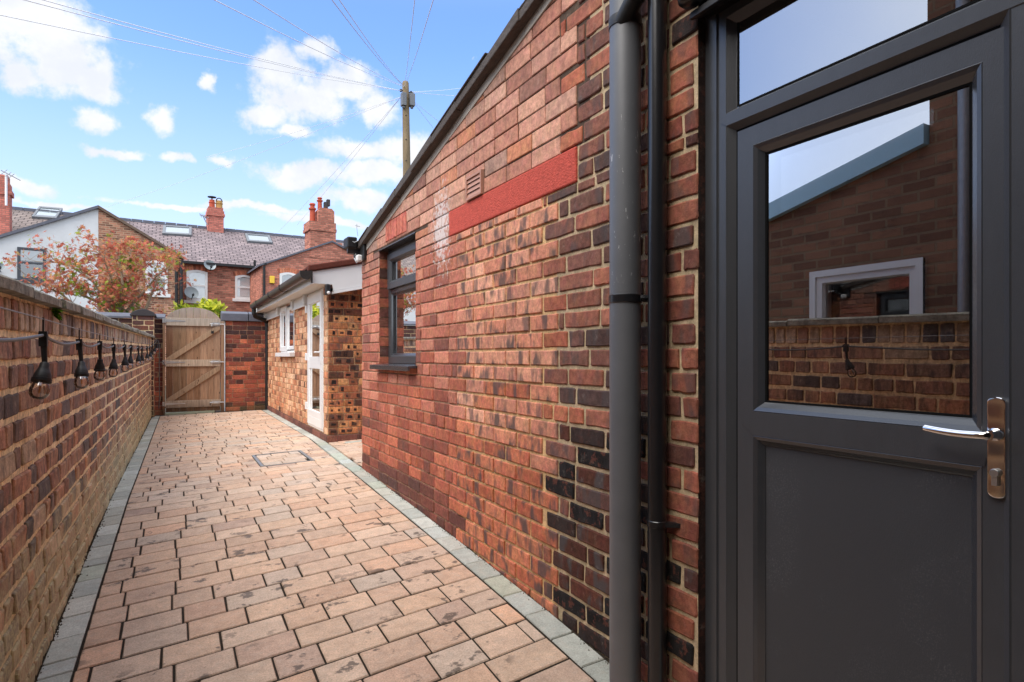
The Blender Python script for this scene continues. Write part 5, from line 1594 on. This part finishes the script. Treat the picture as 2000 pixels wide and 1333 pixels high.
dish(374, 572, 13, FY, 'grey satellite dish hung low in front of the arched white window, nearest the gate')
dish(-1, 520, 8, OY, 'grey satellite dish on the white rendered wall at the left edge')

# ------------------------------------------------------------------ acer tree and golden shrubs
def leafy(name, parent, centres, n, size, pal, rng, mat=LEAF, star=False):
    s = MB()
    for _ in range(n):
        c, r = rng.choice(centres)
        while True:
            d = Vector((rng.uniform(-1, 1), rng.uniform(-1, 1), rng.uniform(-1, 1)))
            if .12 < d.length < 1: break
        p = c + Vector((d.x * r[0], d.y * r[1], d.z * r[2]))
        l = size * rng.uniform(.6, 1.3)
        nrm = Vector((rng.gauss(0, .7), rng.gauss(0, .7) - .3, rng.gauss(0, .6) + .5)).normalized()
        a = nrm.orthogonal().normalized(); b = nrm.cross(a); ph = rng.uniform(0, 6.28)
        col = pick(rng, pal, .2)
        if star:
            for k in range(5):
                an = ph + (k - 2) * .62
                dv = a * math.cos(an) + b * math.sin(an); sv = (nrm.cross(dv)) * l * .12; ln_ = l * (1 - .14 * abs(k - 2)); dp_ = nrm * (-.15 * l)
                s.poly([p, p + dv * ln_ * .45 + sv, p + dv * ln_ + dp_, p + dv * ln_ * .45 - sv], col)
        else:
            dv = a * math.cos(ph) + b * math.sin(ph); sv = nrm.cross(dv) * l * .22
            s.poly([p, p + dv * l * .5 + sv, p + dv * l - nrm * .1 * l, p + dv * l * .5 - sv], col)
    return s.build(name, mat, parent)
TY = 13.2
tr = thing('acer_tree', onY(228, 690, TY), 'bare-stemmed acer tree with red and green young leaves behind the garden wall', 'tree')
rng = random.Random(41)
def T(x, y, dy=0): return onY(x, y, TY + dy)
base = T(228, 700)
base.z = .05
s = MB(); tips = []
STEMS = [[(225, 622), (205, 585), (178, 545), (135, 520), (95, 510)], [(222, 622), (190, 590), (150, 572), (95, 566), (70, 570)], [(228, 620), (222, 580), (216, 540), (200, 500), (170, 478)],
         [(232, 620), (246, 575), (255, 540), (282, 520), (300, 505)], [(236, 622), (262, 590), (290, 560), (310, 535), (335, 522)], [(230, 620), (240, 560), (236, 520), (228, 490)],
         [(274, 640), (290, 590), (308, 545), (312, 530)], [(168, 640), (150, 600), (120, 575), (60, 545)]]
for i, st1 in enumerate(STEMS):
    pts = [T(x, y, rng.uniform(-.5, .5) * (j / 3)) for j, (x, y) in enumerate(st1)]
    b0 = base + Vector((rng.uniform(-.06, .06), rng.uniform(-.06, .06), 0)) if i < 6 else Vector((pts[0].x, pts[0].y, .05))
    s.tube([b0] + pts, [.04, .032, .024, .017, .011, .006][:len(pts) + 1], 8)
    tips.append(pts[-1])
    for j in range(1, len(pts)):
        for _ in range(5):
            t = rng.random(); o_ = pts[j - 1].lerp(pts[j], t)
            e_ = o_ + Vector((rng.gauss(0, .28), rng.gauss(0, .3), rng.uniform(.02, .34)))
            m_1 = o_.lerp(e_, .5) + Vector((0, 0, -.03))
            s.tube([o_, m_1, e_], [.007, .0045, .002], 5); tips.append(e_)
            for _ in range(2):
                e2 = e_ + Vector((rng.gauss(0, .14), rng.gauss(0, .14), rng.uniform(-.02, .14))); s.tube([m_1.lerp(e_, .6), e2], [.0035, .0015], 4); tips.append(e2)
s.build('trunk', BARK, tr, smooth=True)
RED = [(4, (190, 108, 88)), (3, (208, 128, 104)), (1.4, (162, 92, 76)), (2.6, (208, 148, 106)), (1.6, (192, 162, 104)), (1.2, (156, 166, 74))]
GRN = [(3, (128, 158, 52)), (2, (158, 180, 72)), (1.5, (90, 122, 44)), (1.5, (190, 150, 90)), (1, (190, 100, 80))]
CR = []
for (x, y, rx, rz) in ((75, 505, .36, .26), (130, 480, .3, .2), (60, 530, .4, .2), (150, 520, .38, .2), (200, 520, .4, .26), (110, 540, .5, .2), (250, 520, .38, .24), (290, 530, .34, .22), (318, 528, .14, .10), (70, 555, .3, .14), (180, 560, .5, .2), (270, 570, .45, .22), (335, 575, .12, .14), (45, 535, .2, .15), (100, 472, .18, .1)):
    CR.append((T(x, y, rng.uniform(-.3, .3)), (rx, .55, rz)))
tipc = [(t, (.16, .16, .11)) for t in tips]
leafy('crown', tr, CR + CR[:5] + tipc * 2, 2700, .066, RED, rng, star=True)
leafy('young_leaves', tr, [(T(x, y), (.22, .35, .16)) for x, y in ((232, 560), (205, 575), (245, 600), (250, 515), (215, 600), (150, 565), (330, 500), (140, 520))], 380, .075, GRN, rng, star=True)
def shrub(name, x, y, yy, r, n, label, seed):
    rg = random.Random(seed); c = onY(x, y, yy)
    t_ = thing(name, Vector((c.x, yy, .05)), label, 'shrub')
    s = MB()
    for i in range(7): s.tube([(c.x + rg.uniform(-.05, .05), yy, .05), (c.x + rg.uniform(-.1, .1), yy + rg.uniform(-.1, .1), c.z * .6), (c.x + rg.gauss(0, r * .5), yy + rg.gauss(0, r * .4), c.z + rg.uniform(-.1, .1))], [.014, .01, .004], 6)
    s.build('stem', BARK, t_)
    leafy('crown', t_, [(c + Vector((rg.gauss(0, r * .35), rg.gauss(0, r * .3), rg.gauss(0, r * .3))), (r * .6, r * .6, r * .5)) for _ in range(9)], n, .12, [(3, (196, 198, 66)), (2, (218, 216, 96)), (2, (150, 166, 50)), (1, (108, 132, 44))], rg)
shrub('golden_shrub', 414, 606, 12.4, .23, 620, 'yellow-green leafy shrub behind the gate, right of its arched top', 2)
shrub('golden_shrub', 358, 606, 13.4, .17, 260, 'low yellow-green shrub peeping over the gate, left of its arched top', 4)

# ------------------------------------------------------------------ telegraph pole and wires
PYD = 19.0
def Q(x, y): return onY(x, y, PYD)
pl = thing('telegraph_pole', Vector((Q(793, 300).x, PYD, 0)), 'tall mossy wooden telegraph pole with grey boxes near its top, rising behind the wing roof', 'telegraph pole')
pt, pb_ = Q(792, 160), Q(794.5, 340)
s = MB(); s.tube([(pb_.x, PYD, 0), (pb_.x, PYD, pb_.z), (pt.x, PYD, pt.z - .05), (pt.x, PYD, pt.z)], [.145, .125, .105, .085], 16); s.build('pole', POLEW, pl, smooth=True)
for (x0, x1, y0, y1) in ((781.5, 790, 184, 211), (797, 806.5, 186, 212)):
    a, b = Q(x0, y0), Q(x1, y1)
    s = MB(); s.bx(a.x, b.x, PYD - .22, PYD - .02, b.z, a.z); s.lathe([(.05, 0), (.05, -.06), (.02, -.08)], ((a.x + b.x) / 2, PYD - .12, b.z), seg=10)
    s.build('junction_box', plain('grey_box', (.16, .17, .185), .5) if 'grey_box' not in MATS else MATS['grey_box'], pl, bev=.012)
s = MB()
for (x, y) in ((783, 177), (803, 181), (806, 184)): s.tube([Q(792, y), Q(x, y)], .022, 6); s.lathe([(.035, -.04), (.045, 0), (.03, .04)], Q(x, y), seg=8)
for y in (228, 275, 316): s.tube([Q(789, y), Q(791, y) + Vector((0, -.14, 0))], .014, 6)
s.build('insulator', BLACKM, pl)
wt_ = Q(785, 178); wr_ = Q(801, 180); wl2 = Q(783, 190); wr2 = Q(805, 196); wtop = Q(790, 170)
def at(x, y, d):
    q = ray(x, y); return Vector((0, 0, EYE)) + q * d
WIRES = [(wt_, (60, -8), 7.0, 'upper left, the first of the close pair'), (wt_, (92, -8), 7.4, 'upper left, the second of the close pair'), (wt_, (-30, 14), 8.0, 'upper left, lowest of the three leaving the frame there'),
         (wtop, (425, -8), 7.0, 'up over the path, leftmost upward wire'), (wtop, (500, -8), 7.2, 'up over the path, second from left'), (wtop, (650, -8), 7.5, 'steeply up, left one of the twin upward wires'),
         (wtop, (664, -8), 7.7, 'steeply up, right one of the twin upward wires'), (wtop, (810, -8), 8.5, 'almost straight up above the pole'), (wtop, (846, -8), 8.0, 'up and slightly right above the pole'),
         (wl2, (400, 308), 30, 'down to the middle terrace, upper faint wire'), (wl2, (210, 404), 32, 'down to the far left roofs, lower faint wire'), (wl2, (545, 452), 30, 'down to the broad chimney stack, left wire'), (wl2, (580, 440), 29, 'down to the broad chimney stack, right wire'),
         (wr_, (905, 172), 24, 'level to the right of the pole'), (wr_, (900, 188), 22, 'level to the right, slightly lower'), (wr2, (868, 246), 21, 'down to the right behind the wing roof, upper'), (wr2, (846, 250), 21.5, 'down to the right behind the wing roof, lower')]
for a, (x, y), d, lb in WIRES:
    b = at(x, y, d)
    if d < 12: b = a + (b - a) * 1.25
    pts = [a.lerp(b, i / 10) - Vector((0, 0, .10 * math.sin(PI * i / 10) * ((b - a).length / 15))) for i in range(11)]
    s = MB(); s.tube(pts, .0062, 5, cap=False)
    tag(s.build('overhead_wire', WIREM), 'thin overhead wire from the pole ' + lb, 'wire', 'overhead wires')

# ------------------------------------------------------------------ neighbour's house across the passage (seen in the door glass)
nx = -1.75
ng = thing('neighbouring_house', (nx - .5, 3, 0), 'brown brick neighbouring house with white window and sloping wing, mirrored in the back door glass', 'house')
fN = FR((nx, 0, 0), (0, 1, 0), (0, 0, 1), (1, 0, 0))
NW = (2.38, .95, 3.26, 1.80)
s = MB()
zv = lambda Y: 2.60 - .222 * (Y - 2.32)
for q in holed([(2.35, -.3, 5.0, 3.0)], [NW]):
    pl_ = [(q[0], q[1]), (q[2], q[1]), (q[2], q[3]), (q[0], q[3])]
    pl_ = clip(pl_, .222, 1, 2.60 + .222 * 2.32)
    if len(pl_) > 2: s.prism(fN, pl_, -.3, 0)
for q in holed([(-5, -.3, 2.35, 4.0)], [NW]):
    s.prism(fN, [(q[0], q[1]), (q[2], q[1]), (q[2], q[3]), (q[0], q[3])], -.3, .004)
s.bx(nx - 4, nx - .3, -5, 2.35, -.3, 4.0)
s.build('wall', TB_NEIGH, ng)
s = MB(); s.prism(fN, [(5.1, zv(5.1)), (2.36, zv(2.36)), (2.36, zv(2.36) + .14), (5.1, zv(5.1) + .14)], -.3, .06); s.build('verge', plain('pale_blue_verge', S(166, 204, 222), .5), ng)
s = MB(); s.ring(fN, NW[0], NW[1], NW[2], NW[3], [(0, .03), (.05, .03), (.055, .012), (.10, .012), (.11, -.02), (.11, -.1)]); nwn = s.build('window', UPVC, ng)
s = MB(); s.poly([fN(NW[0] + .05, NW[1] + .05, -.03), fN(NW[2] - .05, NW[1] + .05, -.03), fN(NW[2] - .05, NW[3] - .05, -.03), fN(NW[0] + .05, NW[3] - .05, -.03)]); s.build('pane', GLASS, nwn)
s = MB(); s.ring(fN, NW[0] + .02, NW[1] + .02, NW[2] - .02, NW[3] - .02, [(0, -.04), (0, -.25), (.5, -.25)]); s.build('window_recess', INTER, nwn)
s = MB(); s.tube([(nx + .07, 2.1, 0), (nx + .07, 2.1, 3.9)], .04, 12); s.build('downpipe', DULLM, ng, smooth=True)
# unseen dark wall and ceiling added behind the camera to cut light from there
BLOCKERM = plain('light_blocker_dark', (.05, .04, .035), .9, 0, .1, 5, .4)
s = MB(); s.bx(-1.74, R - .001, -2.2, -1.95, -.4, 2.5); s.bx(-1.74, R - .001, -2.2, -.55, 2.5, 5.4)
tag(s.build('light_blocker', BLOCKERM), 'unseen dark blocker added between the two houses behind the viewpoint to hold back light', 'light blocker')
